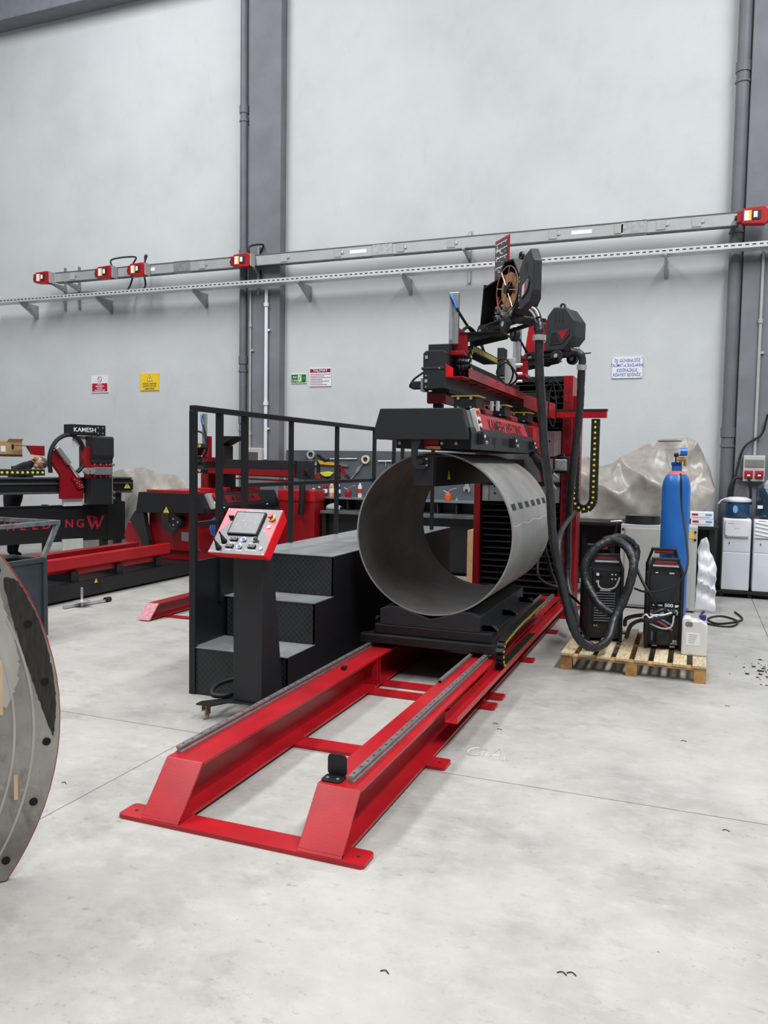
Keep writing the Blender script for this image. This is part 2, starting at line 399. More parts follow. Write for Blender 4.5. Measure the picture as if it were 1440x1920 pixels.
PIPE = surface_mat('mill_steel', (2.2, [(.3, (138, 138, 136)), (.5, (158, 158, 155)), (.72, (178, 178, 175))]),
    [(5, .55, .75, (186, 188, 186), .5, (.35, .35, 1)), (9, .6, .75, (84, 84, 84), .5, (1, 3, .4)), (26, .62, .75, (176, 176, 172), .4, (1, 1, .25))], .46, .08, 30, .5)
PIPE.node_tree.nodes['Principled BSDF'].inputs['Metallic'].default_value = .45
pipe = thing('steel_pipe', 'large rolled grey steel pipe shell resting on the black carriage', 'pipe', (PX, (PY0+PY1)/2, PZ-PR))
MB().ring((PX, (PY0+PY1)/2, PZ), 'y', PR, PR-.012, PY1-PY0, 96).build('shell', PIPE, pipe, smooth=True)
INN = surface_mat('inner_shaded_steel', (2.2, [(.3, (80, 77, 72)), (.5, (96, 93, 88)), (.72, (112, 109, 104))]), [(5, .55, .75, (128, 126, 122), .4, (.35, .35, 1))], .5, .06, 30, .5)  # inner steel coloured darker for the shade inside the pipe
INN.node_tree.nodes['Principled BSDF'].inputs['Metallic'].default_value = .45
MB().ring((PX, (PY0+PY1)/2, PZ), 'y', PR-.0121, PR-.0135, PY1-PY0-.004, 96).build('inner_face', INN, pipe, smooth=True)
a0 = math.radians(71.5)      # skylight reflections painted as dark patches on the right flank (angle measured from the top)
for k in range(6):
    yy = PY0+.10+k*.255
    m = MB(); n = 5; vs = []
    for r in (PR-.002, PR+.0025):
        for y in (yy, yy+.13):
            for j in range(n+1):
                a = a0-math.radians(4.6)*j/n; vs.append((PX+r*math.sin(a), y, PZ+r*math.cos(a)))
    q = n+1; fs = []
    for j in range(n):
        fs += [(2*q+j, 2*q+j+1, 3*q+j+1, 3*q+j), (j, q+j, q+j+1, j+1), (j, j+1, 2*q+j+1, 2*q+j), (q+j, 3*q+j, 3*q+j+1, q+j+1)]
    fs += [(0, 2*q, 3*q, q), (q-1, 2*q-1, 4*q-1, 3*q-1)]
    m.add(vs, fs).build('reflection_patch', mat('reflection_dark', (44, 43, 41), .6, .3), pipe)
m = MB()
for k in range(40):
    y = PY0+.01+k*(PY1-PY0-.02)/40; a = math.radians(82)+.012*math.sin(k*.55)
    m.box(-.002, .0018, y, y+.033, -.002, .002)
    for i in range(len(m.v)-8, len(m.v)):
        v_ = m.v[i]; r = PR+v_.x; aa = a+v_.z/PR; m.v[i] = Vector((PX+r*math.sin(aa), v_.y, PZ+r*math.cos(aa)))
m.build('chalk_line', mat('chalk', (196, 196, 192), .8), pipe)

# drag chain: lower run in the channel, U-bend at the front, upper run to the carriage
chain = thing('drag_chain', 'black cable drag chain with pale clips in the red side channel', 'drag chain', (-1.283, 6.2, .17))
path = [(7.0-.05*k, .189) for k in range(24)]
cy_, cz_, cr_ = 5.82, .283, .094
for k in range(1, 8):
    a = math.pi*k/8; path.append((cy_-cr_*math.sin(a), cz_-cr_*math.cos(a)))
path += [(5.86+.05*k, .377+.03*math.sin(min(1, k/14)*math.pi/2)+(.006 if k > 20 else 0)) for k in range(34)]
# resample evenly
P2 = [Vector((0, a, b)) for a, b in path]; dist = [0]
for i in range(1, len(P2)): dist.append(dist[-1]+(P2[i]-P2[i-1]).length)
def at_path(d):
    for i in range(1, len(P2)):
        if dist[i] >= d: t = (d-dist[i-1])/(dist[i]-dist[i-1]); return P2[i-1].lerp(P2[i], t), (P2[i]-P2[i-1]).normalized()
    return P2[-1], (P2[-1]-P2[-2]).normalized()
link = clip = None; step = .042; d = 0.02
while d < dist[-1]-.02:
    p, t = at_path(d); ang = math.atan2(t.z, t.y)
    loc = Vector((-1.283, p.y, p.z))-chain.location
    if link is None:
        l = MB().box(-.028, -.022, -.0205, .0205, -.018, .018); l.box(.022, .028, -.0205, .0205, -.018, .018); l.box(-.022, .022, -.014, .014, .013, .018); l.box(-.022, .022, -.014, .014, -.018, -.013)
        l.box(-.03, -.022, -.024, -.016, -.012, .012); l.box(.022, .03, -.024, -.016, -.012, .012)
        link = l.build('chain_link', BLKD, chain, local=True); o = link
        clip = MB().box(.0281, .0305, -.008, .004, -.01, .01).build('link_clip', YEL, link, local=True)
    else:
        o = share(link, parent=chain); c = share(clip, parent=o)
    o.location = loc; o.rotation_euler = (ang, 0, 0)
    d += step

# ------------------------------------------------------------------ operator platform with steps and railing
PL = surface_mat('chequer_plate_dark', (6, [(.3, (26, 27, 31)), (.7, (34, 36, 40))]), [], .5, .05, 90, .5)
def chequer(m, scale, strength, plane, wear=.16):
    nt = m.node_tree; N = nt.nodes; L = nt.links; b = N['Principled BSDF']
    geo = N.new('ShaderNodeNewGeometry'); sep = N.new('ShaderNodeSeparateXYZ'); L.new(geo.outputs['Position'], sep.inputs[0])
    u, v = plane
    ad = N.new('ShaderNodeMath'); ad.operation = 'ADD'; L.new(sep.outputs[u], ad.inputs[0]); L.new(sep.outputs[v], ad.inputs[1])
    su = N.new('ShaderNodeMath'); su.operation = 'SUBTRACT'; L.new(sep.outputs[u], su.inputs[0]); L.new(sep.outputs[v], su.inputs[1])
    outs = []
    for q in (ad, su):
        w = N.new('ShaderNodeMath'); w.operation = 'MULTIPLY'; w.inputs[1].default_value = scale; L.new(q.outputs[0], w.inputs[0])
        s = N.new('ShaderNodeMath'); s.operation = 'SINE'; L.new(w.outputs[0], s.inputs[0])
        g = N.new('ShaderNodeMath'); g.operation = 'GREATER_THAN'; g.inputs[1].default_value = .9; L.new(s.outputs[0], g.inputs[0]); outs.append(g)
    mx = N.new('ShaderNodeMath'); mx.operation = 'MAXIMUM'; L.new(outs[0].outputs[0], mx.inputs[0]); L.new(outs[1].outputs[0], mx.inputs[1])
    old = b.inputs['Base Color'].links[0].from_socket; mc_ = N.new('ShaderNodeMix'); mc_.data_type = 'RGBA'; ml = N.new('ShaderNodeMath'); ml.operation = 'MULTIPLY'; ml.inputs[1].default_value = wear
    L.new(mx.outputs[0], ml.inputs[0]); L.new(ml.outputs[0], mc_.inputs['Factor']); L.new(old, mc_.inputs['A']); mc_.inputs['B'].default_value = (*lin((118, 122, 126)), 1); L.new(mc_.outputs['Result'], b.inputs['Base Color'])
    bp = N.new('ShaderNodeBump'); bp.inputs['Strength'].default_value = strength; bp.inputs['Distance'].default_value = .004
    L.new(mx.outputs[0], bp.inputs['Height']); L.new(bp.outputs['Normal'], b.inputs['Normal'])
    return m
PLF = chequer(PL, 140, .8, ('X', 'Z'), .1)
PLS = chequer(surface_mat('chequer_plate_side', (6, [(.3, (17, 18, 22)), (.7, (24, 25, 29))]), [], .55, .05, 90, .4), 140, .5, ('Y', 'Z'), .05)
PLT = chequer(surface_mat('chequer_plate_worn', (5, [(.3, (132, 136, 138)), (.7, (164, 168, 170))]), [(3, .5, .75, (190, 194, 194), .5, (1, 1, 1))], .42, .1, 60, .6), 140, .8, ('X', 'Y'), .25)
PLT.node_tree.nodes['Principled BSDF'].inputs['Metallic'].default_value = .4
plat = thing('operator_platform', 'black chequer-plate operator platform with three steps and tube railing', 'platform', (-2.95, 6.7, 0))
XL, XR = -3.335, -2.56
stairs = ((4.82, 5.235, .345), (5.235, 5.55, .655), (5.55, 8.72, .967))
z0 = 0.0
for y0, y1, z in stairs:
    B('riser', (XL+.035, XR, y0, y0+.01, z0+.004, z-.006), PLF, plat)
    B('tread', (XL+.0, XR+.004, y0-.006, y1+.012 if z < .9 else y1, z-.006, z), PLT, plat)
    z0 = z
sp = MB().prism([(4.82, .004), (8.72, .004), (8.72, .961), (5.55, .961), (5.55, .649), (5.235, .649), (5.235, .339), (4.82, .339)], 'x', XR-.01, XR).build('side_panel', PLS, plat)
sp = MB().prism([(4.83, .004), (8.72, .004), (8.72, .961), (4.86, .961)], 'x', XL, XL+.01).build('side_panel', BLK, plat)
B('rear_panel', (XL+.01, XR-.01, 8.71, 8.72, .004, .961), PLS, plat)
rx = -3.32; RT = 2.075
posts = [(4.825, .0), (5.16, .62), (5.52, .62), (6.3, .967), (7.27, .967), (8.27, .967)]
for i, (y, z) in enumerate(posts):
    w = .03 if i < 3 else .022
    B('railing_post', (rx-w, rx+w*.7, y-.018, y+.018, z+.002, RT-.04), BLK, plat, .003)
B('top_rail', (rx-.028, rx+.022, 4.807, 8.288, RT-.04, RT), BLK, plat, .004)
B('middle_rail', (rx-.014, rx+.014, 5.53, 8.26, 1.475, 1.51), BLK, plat, .003)
B('middle_rail', (rx-.014, rx+.014, 4.84, 5.15, 1.21, 1.245), BLK, plat, .003)
B('top_rail', (rx+.022, -2.62, 8.25, 8.288, RT-.04, RT), BLK, plat, .004)
B('middle_rail', (rx+.02, -2.62, 8.256, 8.284, 1.475, 1.51), BLK, plat, .003)
for x in (-3.09, -2.99, -2.64): B('railing_post', (x-.018, x+.018, 8.252, 8.286, .969, RT-.04), BLK, plat, .003)

# ------------------------------------------------------------------ control console on castors
con = thing('control_console', 'black pedestal control console with slanted red-edged panel', 'control console', (-2.68, 4.6, 0))
MB().hexa([(-2.79, 4.5, .108), (-2.575, 4.5, .108), (-2.575, 4.79, .108), (-2.79, 4.79, .108), (-2.79, 4.5, 1.08), (-2.575, 4.5, 1.08), (-2.575, 4.62, 1.2), (-2.79, 4.62, 1.2)]).build('pedestal', BLK2, con, bevel=.004)
bp_ = [(-2.97, 4.34), (-2.86, 4.34), (-2.8, 4.45), (-2.68, 4.48), (-2.56, 4.45), (-2.5, 4.34), (-2.39, 4.34), (-2.39, 4.4), (-2.53, 4.56), (-2.53, 4.68), (-2.42, 4.76), (-2.42, 4.8), (-2.94, 4.8), (-2.94, 4.76), (-2.83, 4.68), (-2.83, 4.56), (-2.97, 4.4)]
MB().prism(bp_, 'z', .098, .107).build('base_plate', BLK, con)
def castor(x, y):
    b = MB().box(x-.03, x+.03, y-.03, y+.03, .092, .098); b.box(x-.018, x-.014, y-.022, y+.03, .03, .094); b.box(x+.014, x+.018, y-.022, y+.03, .03, .094)
    f = b.build('castor_fork', BRASS, con)
    MB().cyl((x-.011, y, .034), (x+.011, y, .034), .034, 18).build('castor_wheel', mat('castor_wheel_white', (206, 206, 200), .5), f, smooth=True)
for x, y in ((-2.925, 4.385), (-2.435, 4.385), (-2.9, 4.765), (-2.46, 4.765)): castor(x, y)
# slanted panel box: local frame u (right), v (up the slope), n (outward normal)
pu = Vector((1, 0, 0)); pv = Vector((0, .25, .272)).normalized(); pn = pu.cross(pv)
pO = Vector((-2.885, 4.34, 1.10))
PW, PH = .412, .372
def pp(u, v, n=0.0): return pO+pu*u+pv*v+pn*n
def pbox(mb, u0, u1, v0, v1, n0, n1): return mb.hexa([pp(u0, v0, n0), pp(u1, v0, n0), pp(u1, v1, n0), pp(u0, v1, n0), pp(u0, v0, n1), pp(u1, v0, n1), pp(u1, v1, n1), pp(u0, v1, n1)])
REDB = mat('bright_red_paint', (232, 20, 34), .35, var=.02)
box_ = MB().hexa([pp(.035, .03, -.085), pp(PW-.0, .03, -.085), pp(PW-.0, PH-.02, -.085), pp(.035, PH-.02, -.085), pp(0, 0, 0), pp(PW, 0, 0), pp(PW, PH, 0), pp(0, PH, 0)]).build('panel_box', REDB, con, bevel=.003)
pbox(MB(), .004, PW-.004, .004, PH-.004, 0, .0015).build('panel_face', mat('panel_overlay_grey', (70, 72, 76), .3, var=.05), box_)
m = MB(); # red corner prints
for tri in (((.004, .14), (.075, .27), (.075, PH-.004), (.004, PH-.004)), ((.075, .33), (.12, .33), (.14, PH-.004), (.075, PH-.004)), ((PW-.004, .1), (PW-.004, PH-.08), (PW-.1, .24))):
    n0 = len(m.v); m.v += [pp(u, v, .0016) for u, v in tri]; m.v += [pp(u, v, .0021) for u, v in tri]; k = len(tri)
    m.f += [tuple(range(n0+k, n0+2*k))]+[(n0+i, n0+(i+1) % k, n0+k+(i+1) % k, n0+k+i) for i in range(k)]
m.build('red_corner_print', mat('overlay_red', (190, 74, 86), .35), box_)
scr = pbox(MB(), .085, .305, .15, .335, .0015, .016).build('touch_screen', BLKD, box_, bevel=.003)
pbox(MB(), .095, .295, .16, .326, .016, .0165).build('display', SCREEN, scr)
m = MB()
for u0, u1, v0, v1 in ((.104, .286, .168, .1695), (.104, .286, .316, .3175), (.104, .1055, .168, .3175), (.2845, .286, .168, .3175)): pbox(m, u0, u1, v0, v1, .0165, .0168)
pbox(m, .12, .15, .32, .3235, .0165, .0168)
rn = random.Random(4)
for k in range(26):
    u = .115+rn.random()*.15; v = .18+rn.random()*.12; pbox(m, u, u+.004+rn.random()*.012, v, v+.003+rn.random()*.006, .0165, .0167)
m.build('screen_graphics', mat('screen_print', (112, 120, 118), .3), scr)
def pcyl(u, v, r, h, mt, name, par, n=18, h0=.0015, r2=None): return MB().cyl(pp(u, v, h0), pp(u, v, h0+h), r, n, r2).build(name, mt, par, smooth=True)
es = pcyl(.352, .3, .027, .006, YEL, 'emergency_stop', box_); pcyl(.352, .3, .012, .022, REDB, 'stop_stem', es, h0=.007); pcyl(.352, .3, .019, .014, REDB, 'stop_button', es, h0=.022, r2=.017)
pcyl(.36, .225, .012, .006, WHITE, 'signal_lamp', box_); pcyl(.37, .055, .011, .005, PINK, 'signal_lamp', box_)
sw = pcyl(.065, .285, .018, .012, BLKD, 'rotary_switch', box_); pbox(MB(), .048, .082, .279, .291, .012, .03).build('switch_grip', BLKD, sw, bevel=.003)
for u, v in ((.15, .115), (.14, .06), (.3, .065)):
    k = pbox(MB(), u-.028, u+.028, v-.014, v+.014, .0015, .012).build('double_push_button', BLKD, box_, bevel=.01)
    for du in (-.0125, .0125): pcyl(u+du, v, .0115, .002, GREYP, 'button_ring', k, h0=.012); pcyl(u+du, v, .009, .0025, BLK2, 'button_cap', k, h0=.0122)
for u, v in ((.222, .115), (.213, .058)):
    k = pcyl(u, v, .017, .01, STEEL, 'blue_button', box_); pcyl(u, v, .012, .004, mat('button_blue', (50, 84, 190), .4), 'button_cap', k, h0=.0115)
k = pcyl(.3, .118, .018, .012, GREYP, 'selector_switch', box_); pbox(MB(), .297, .325, .108, .128, .012, .022).build('switch_grip', BLKD, k, bevel=.003)
for u, v in ((.085, .095), (.068, .04)):
    k = pcyl(u, v, .02, .006, BLKD, 'joystick', box_); MB().cyl(pp(u, v, .007), pp(u-.012, v+.018, .045), .018, 12, .007).build('joystick_boot', BLKD, k, smooth=True)
    MB().cyl(pp(u-.012, v+.018, .045), pp(u-.018, v+.026, .07), .005, 8).build('joystick_stick', BLKD, k)
m = MB()
for u, v, w in ((.065, .262, .04), (.065, .255, .05), (.085, .068, .05), (.15, .092, .05), (.15, .086, .04), (.22, .09, .045), (.3, .09, .06), (.3, .038, .08), (.215, .036, .05), (.14, .036, .05), (.07, .014, .045), (.06, .12, .03), (.36, .2, .06), (.36, .192, .05), (.14, .03, .03), (.22, .03, .04)):
    pbox(m, u-w/2, u+w/2, v-.0016, v+.0016, .0016, .002)
m.build('panel_lettering', PRINTW, box_)
text('KAMESH WELDING', .016, pp(.21, .352, .0017), pu, pv, PINK, box_, ext=.0003)
text('CE', .02, pp(.026, .018, .0017), pu, pv, PRINTW, box_, ext=.0003)
for u, v in ((.01, PH-.01), (PW-.01, PH-.01), (.01, .01), (PW-.01, .01)): pcyl(u, v, .004, .002, STEEL, 'screw', box_, 8)
m = MB().tube([(-2.79, 4.7, .22), (-2.83, 4.74, .2), (-2.9, 4.74, .18), (-2.97, 4.66, .165), (-2.98, 4.56, .15), (-2.93, 4.48, .13), (-2.86, 4.52, .125), (-2.83, 4.62, .125)], .017, 10).build('cable_loop', BLKD, con, smooth=True)

# ------------------------------------------------------------------ seam welding machine: column, bellows, horn, clamp housing, boom
mc = thing('seam_welding_machine', 'tall red and black column seam welding machine with KAMESH WELDING nameplate above the pipe', 'welding machine', (-1.8, 9.1, 0))
cl = MB().box(-2.336, -2.262, 8.88, 9.36, .03, 2.66).build('column_post', RED_D, mc, bevel=.004)
cr_o = MB().box(-1.362, -1.262, 8.88, 9.36, .03, 2.66).build('column_post', RED_D, mc, bevel=.004)
hexm = MB(); pr_ = [(.026*math.cos(math.radians(60*k+30)), .034*math.sin(math.radians(60*k+30))) for k in range(6)]
DKR = mat('dark_red_recess', (92, 12, 20), .6)
h0 = None
for k in range(24):
    z = .2+k*.1
    if h0 is None: h0 = MB().prism([(-1.318+a, z+b) for a, b in pr_], 'y', 8.876, 8.8805).build('lightening_hole', DKR, cr_o)
    else: share(h0, loc=Vector((0, 0, k*.1)), parent=cr_o)
B('column_back', (-2.262, -1.362, 9.2, 9.34, .03, 2.6), RED_D, mc)
B('column_base', (-2.42, -1.2, 8.84, 9.6, 0, .03), RED_D, mc, .004)
B('column_cap', (-2.262, -1.362, 8.92, 9.34, 2.6, 2.66), BLK, mc)
B('side_duct', (-1.262, -1.2, 9.0, 9.3, .03, 2.45), RED_D, mc, .004)
def bellows(z0, z1, n):
    g = thing('bellows', None, None); g.parent = mc; g.location = Vector((-1.81, 9.0, z0))-mc.location
    h = (z1-z0)/n; f0 = None
    for k in range(n):
        if f0 is None:
            f0 = MB().prism([(.14, 0), (.02, h*.08), (-.075, h*.45), (-.075, h*.55), (.02, h*.92), (.14, h)], 'x', -.445, .445).build('fold', mat('bellows_rubber', (26, 27, 30), .35, var=.05), g, local=True, bevel=.004)
        else: share(f0, loc=(0, 0, k*h), parent=g)
bellows(.06, 1.27, 17); bellows(2.06, 2.6, 8)
pl = B('slide_plate', (-2.245, -1.375, 8.9, 8.93, 1.27, 2.06), ALU, mc, .003)
for x in (-2.2, -2.1, -1.5, -1.42):
    for z in (1.36, 1.44, 1.7, 1.95): MB().cyl((x, 8.9, z), (x, 8.894, z), .012, 10).build('socket_bolt', BLKD, pl)
for x in (-2.19, -1.43): B('slide_rail', (x-.02, x+.02, 8.885, 8.9, 1.27, 2.06), STEEL, pl)
B('slide_end_bar', (-2.25, -1.37, 8.87, 8.93, 1.45, 1.5), BLKD, pl)
# lifting arm frame from the slide to housing and horn
for x in (-2.2, -1.55): MB().prism([(8.87, 1.5), (8.87, 2.1), (8.1, 2.08), (7.9, 2.06), (7.9, 1.86), (8.5, 1.8)], 'x', x-.02, x+.02).build('support_cheek', RED, mc, bevel=.002)
B('support_web', (-2.2, -1.55, 8.5, 8.55, 1.8, 2.1), RED_D, mc)
B('nameplate_end_panel', (-1.55, -1.49, 7.88, 8.42, 1.86, 2.06), RED, mc, .004)
g = MB().box(-1.4, -1.23, 8.56, 8.6, 1.6, 1.78).build('drive_plate', BLKD, mc, bevel=.01)
MB().box(-1.37, -1.25, 8.46, 8.56, 1.63, 1.75).build('drive_motor', ALU, g, bevel=.008)
MB().cyl((-1.31, 8.462, 1.69), (-1.31, 8.452, 1.69), .045, 18).build('motor_face', STEEL, g)
MB().tube([(-1.29, 8.5, 1.75), (-1.29, 8.52, 1.8), (-1.4, 8.6, 1.77), (-1.5, 8.7, 1.77)], .012, 8).build('motor_cable', BLKD, g, smooth=True)
# horn inside the pipe
horn = MB().box(-1.935, -1.775, 5.62, 8.9, 1.52, 1.742).build('horn', BLK, mc, bevel=.004)
B('horn_end_cap', (-1.93, -1.78, 5.585, 5.62, 1.525, 1.738), BLK2, horn, .004)
hp = MB().box(-1.865, -1.81, 5.56, 5.585, 1.66, 1.735).build('latch_plate', BLKD, horn, bevel=.006)
for z in (1.675, 1.722): MB().cyl((-1.822, 5.56, z), (-1.822, 5.552, z), .008, 10).build('bolt', STEEL, hp)
MB().cyl((-1.862, 5.57, 1.702), (-1.862, 5.512, 1.702), .021, 18).cyl((-1.862, 5.512, 1.702), (-1.862, 5.505, 1.702), .006, 8).build('latch_pin', BLK2, hp, smooth=True)
def warn(par, P, R_, U, w, bolt=True, m2=None):
    """yellow warning triangle sticker: P centre, R right, U up (unit), w width"""
    R_ = Vector(R_).normalized(); U = Vector(U).normalized(); N_ = R_.cross(U); P = Vector(P)
    def T(s, n0, n1):
        q = [P-R_*w/2*s-U*w*.4*s, P+R_*w/2*s-U*w*.4*s, P+U*w*.5*s]
        return MB().add([a+N_*n0 for a in q]+[a+N_*n1 for a in q], [(3, 4, 5), (0, 1, 4, 3), (1, 2, 5, 4), (2, 0, 3, 5), (0, 2, 1)])
    o = T(1.0, .0003, .0012).build('warning_triangle', PRINTK, par)
    T(.84, .001, .0018).build('triangle_field', m2 or YEL, o)
    MB().add([P+R_*a*w+U*b*w+N_*.0022 for a, b in ((-.05, -.22), (.05, -.22), (.05, -.14), (-.05, -.14), (-.035, -.1), (.035, -.1), (.05, .14), (-.05, .14))], [(0, 1, 2, 3), (4, 5, 6, 7)]).build('exclamation_mark', PRINTK, o)
    return o
warn(horn, (-1.775, 5.97, 1.6), (0, 1, 0), (0, 0, 1), .1)
# clamp housing
prof = [(-2.208, 1.865), (-1.506, 1.865), (-1.506, 1.91), (-1.553, 2.083), (-2.167, 2.083), (-2.209, 1.945)]
hs = MB().prism(prof, 'y', 5.56, 8.45).build('clamp_housing', BLK2, mc, bevel=.003)
MB().prism([(a+(-.004 if a < -1.8 else .004), b+(.004 if b > 2 else (-.003 if b < 1.9 else 0))) for a, b in prof], 'y', 5.5, 5.6).build('front_cover', BLK2, hs, bevel=.006)
ap = MB().prism([(-1.494, 1.797), (-1.488, 1.797), (-1.488, 1.912), (-1.5, 1.955), (-1.506, 1.955), (-1.494, 1.912)], 'y', 5.55, 7.875).build('apron_panel', BLK2, hs)
v0 = None
for k in range(14):
    for base in (5.82, 6.52):
        y = base+k*.035
        if 6.08 < y < 6.14: continue
        a = B('vent_slot', (-1.4885, -1.4865, y, y+.012, 1.845, 1.9), PRINTK, ap)
for y in (6.27, 7.12): MB().prism([(y-.05, 1.9), (y-.025, 1.9), (y, 1.85), (y+.025, 1.9), (y+.05, 1.9), (y+.012, 1.815), (y-.012, 1.815)], 'x', -1.4885, -1.4862).build('emblem', PRINTK, ap)
for y in (5.75, 6.86, 7.72):
    q = B('valve_block', (-1.488, -1.44, y-.03, y+.03, 1.835, 1.915), BLKD, ap, .006)
    B('valve_label', (-1.4405, -1.4385, y-.02, y+.02, 1.885, 1.905), PRINTW, q); MB().cyl((-1.44, y+.03, 1.85), (-1.425, y+.03, 1.85), .012, 10).build('push_fitting', STEEL, q)
    MB().cyl((-1.46, y, 1.915), (-1.46, y, 1.925), .01, 10).build('regulator_knob', BLKD, q)
# nameplate on the sloping flank
sl = Vector((-1.553+1.506, 0, 2.083-1.91)).normalized(); nx = Vector((0, 1, 0)).cross(sl)
def nsl(y, s, n): return Vector((-1.506, y, 1.91))+sl*s+nx*n
npm = MB().hexa([nsl(5.98, -.004, .002), nsl(7.76, -.004, .002), nsl(7.76, -.004, .006), nsl(5.98, -.004, .006), nsl(5.9, .165, .002), nsl(7.64, .165, .002), nsl(7.64, .165, .006), nsl(5.9, .165, .006)])
npl = npm.build('nameplate', mat('nameplate_red', (208, 44, 56), .4, var=.03), hs)
text('KAMESH WELDING', .142, nsl(6.83, .083, .007), (0, 1, 0), sl, PRINTK, npl, ext=.001, sx=1.06, bold=.002)
for y, s in ((6.01, .008), (6.9, .008), (7.73, .008), (5.93, .155), (6.8, .155), (7.62, .155)): MB().cyl(nsl(y, s, .006), nsl(y, s, .009), .008, 8).build('rivet', STEEL, npl)
sp_ = MB().hexa([nsl(5.61, .0, .002), nsl(5.84, .0, .002), nsl(5.84, .0, .005), nsl(5.61, .0, .005), nsl(5.61, .175, .002), nsl(5.84, .175, .002), nsl(5.84, .175, .005), nsl(5.61, .175, .005)]).build('side_cover_sheet', mat('worn_grey_sheet', (128, 130, 130), .35, .5, var=.15, scale=12), hs)
cb = MB().hexa([nsl(5.70, .01, .005), nsl(5.76, .01, .005), nsl(5.76, .01, .045), nsl(5.70, .01, .045), nsl(5.70, .185, .005), nsl(5.76, .185, .005), nsl(5.76, .185, .045), nsl(5.70, .185, .045)]).build('pendant_box', OFFW, hs, bevel=.006)
MB().cyl(nsl(5.73, .155, .045), nsl(5.73, .155, .068), .022, 14).build('stop_button', ORANGE, cb, smooth=True)
for s in (.1, .05): MB().cyl(nsl(5.73, s, .045), nsl(5.73, s, .06), .016, 12).build('push_button', WHITE, cb, smooth=True); MB().cyl(nsl(5.73, s-.02, .04), nsl(5.73, s-.02, .05), .019, 12).build('button_bezel', BLKD, cb)
cbm = MB().box(-2.1, -1.52, 5.66, 8.3, 1.8, 1.865).build('clamp_bar', BLKD, hs, bevel=.003)
for x in (-2.07, -1.74, -1.63): MB().cyl((x, 5.66, 1.838), (x, 5.65, 1.838), .012, 10).build('bolt', STEEL, cbm)
B('copper_shoe', (-1.86, -1.74, 5.62, 5.66, 1.795, 1.82), COPPER, cbm, .003)
B('red_bracket', (-1.87, -1.76, 5.63, 5.66, 1.826, 1.86), RED_D, cbm)
hk = [(-1.93, 1.868), (-1.928, 1.71), (-1.915, 1.672), (-1.885, 1.65), (-1.84, 1.645), (-1.822, 1.652), (-1.82, 1.668), (-1.83, 1.676), (-1.865, 1.68), (-1.886, 1.7), (-1.888, 1.74), (-1.882, 1.79), (-1.868, 1.83), (-1.858, 1.868)]
MB().prism(hk, 'y', 5.515, 5.54).build('latch_hook', BLK2, mc, bevel=.003)
# clamp cylinders hanging behind the pipe top
for k, (a, b) in enumerate((((-1.47, 7.75, 1.79), (-1.33, 8.05, 1.62)), ((-1.47, 7.95, 1.74), (-1.36, 8.2, 1.52)))):
    q = MB().cyl(a, b, .034, 14).build('air_cylinder', BLK2, mc, smooth=True); MB().cyl(b, Vector(b)+(Vector(b)-Vector(a)).normalized()*.12, .014, 10).build('piston_rod', STEEL, q, smooth=True)

# boom
bm = MB().box(-1.96, -1.8, 5.98, 8.62, 2.262, 2.53).build('boom', BLK, mc, bevel=.006)
ec = MB().prism([(-1.972, 2.255), (-1.795, 2.262), (-1.795, 2.535), (-1.81, 2.55), (-1.95, 2.55), (-1.972, 2.53)], 'y', 5.88, 5.98).build('end_cover', BLK2, bm, bevel=.004)
B('end_cover_upper', (-1.965, -1.8, 5.98, 6.25, 2.53, 2.612), BLK2, bm, .004)
B('cover_joint', (-1.985, -1.797, 5.876, 5.975, 2.405, 2.425), BLK2, ec, .004)
for x, z in ((-1.955, 2.5), (-1.955, 2.32)): B('latch_window', (x, x+.02, 5.874, 5.88, z-.012, z+.012), GREYP, ec)
for x, z in ((-1.945, 2.275), (-1.945, 2.36), (-1.84, 2.415)): MB().cyl((x, 5.88, z), (x, 5.874, z), .007, 8).build('screw', STEEL, ec)
mt = MB().box(-2.0, -1.965, 5.91, 6.01, 2.245, 2.35).build('motor_flange', ALU, bm, bevel=.004)
MB().box(-2.085, -2.0, 5.925, 5.995, 2.265, 2.325).build('servo_motor', BLKD, mt, bevel=.008)
MB().tube([(-2.085, 5.96, 2.28), (-2.1, 5.95, 2.29), (-2.06, 5.93, 2.34), (-1.98, 5.92, 2.39)], .008, 8).build('motor_cable', BLKD, mt, smooth=True)
tr = MB().box(-1.8, -1.655, 5.89, 8.35, 2.345, 2.352).build('red_tray', RED, bm)
MB().prism([(6.06, 2.345), (8.2, 2.345), (8.2, 2.42), (6.1, 2.432), (6.07, 2.428), (6.06, 2.418)], 'x', -1.66, -1.655).build('tray_lip', RED, tr)
MB().prism([(-1.797, 2.352), (-1.735, 2.352), (-1.735, 2.415), (-1.797, 2.45)], 'y', 5.89, 5.896).build('tray_front_lip', REDB, tr)
for k in range(7): B('tray_slot', (-1.76, -1.7, 6.15+k*.3, 6.26+k*.3, 2.344, 2.3455), PRINTK, tr)
B('guide_bar', (-1.8, -1.765, 6.3, 8.5, 2.43, 2.52), BLK2, bm, .003)
B('lower_plate', (-1.93, -1.79, 5.98, 8.6, 2.235, 2.262), BLKD, bm)
MB().hexa([(-1.665, 8.2, 2.28), (-1.655, 8.19, 2.28), (-1.41, 8.66, 2.18), (-1.42, 8.67, 2.18), (-1.665, 8.2, 2.41), (-1.655, 8.19, 2.41), (-1.41, 8.66, 2.34), (-1.42, 8.67, 2.34)]).build('boom_bracket', RED, bm)
B('boom_root', (-2.15, -1.5, 8.66, 8.88, 2.2, 2.46), BLKD, bm, .004)
MB().prism([(-1.975, 2.165), (-1.965, 2.155), (-1.82, 2.155), (-1.82, 2.25), (-1.975, 2.25)], 'y', 6.0, 6.01).build('front_bracket', RED_D, bm)
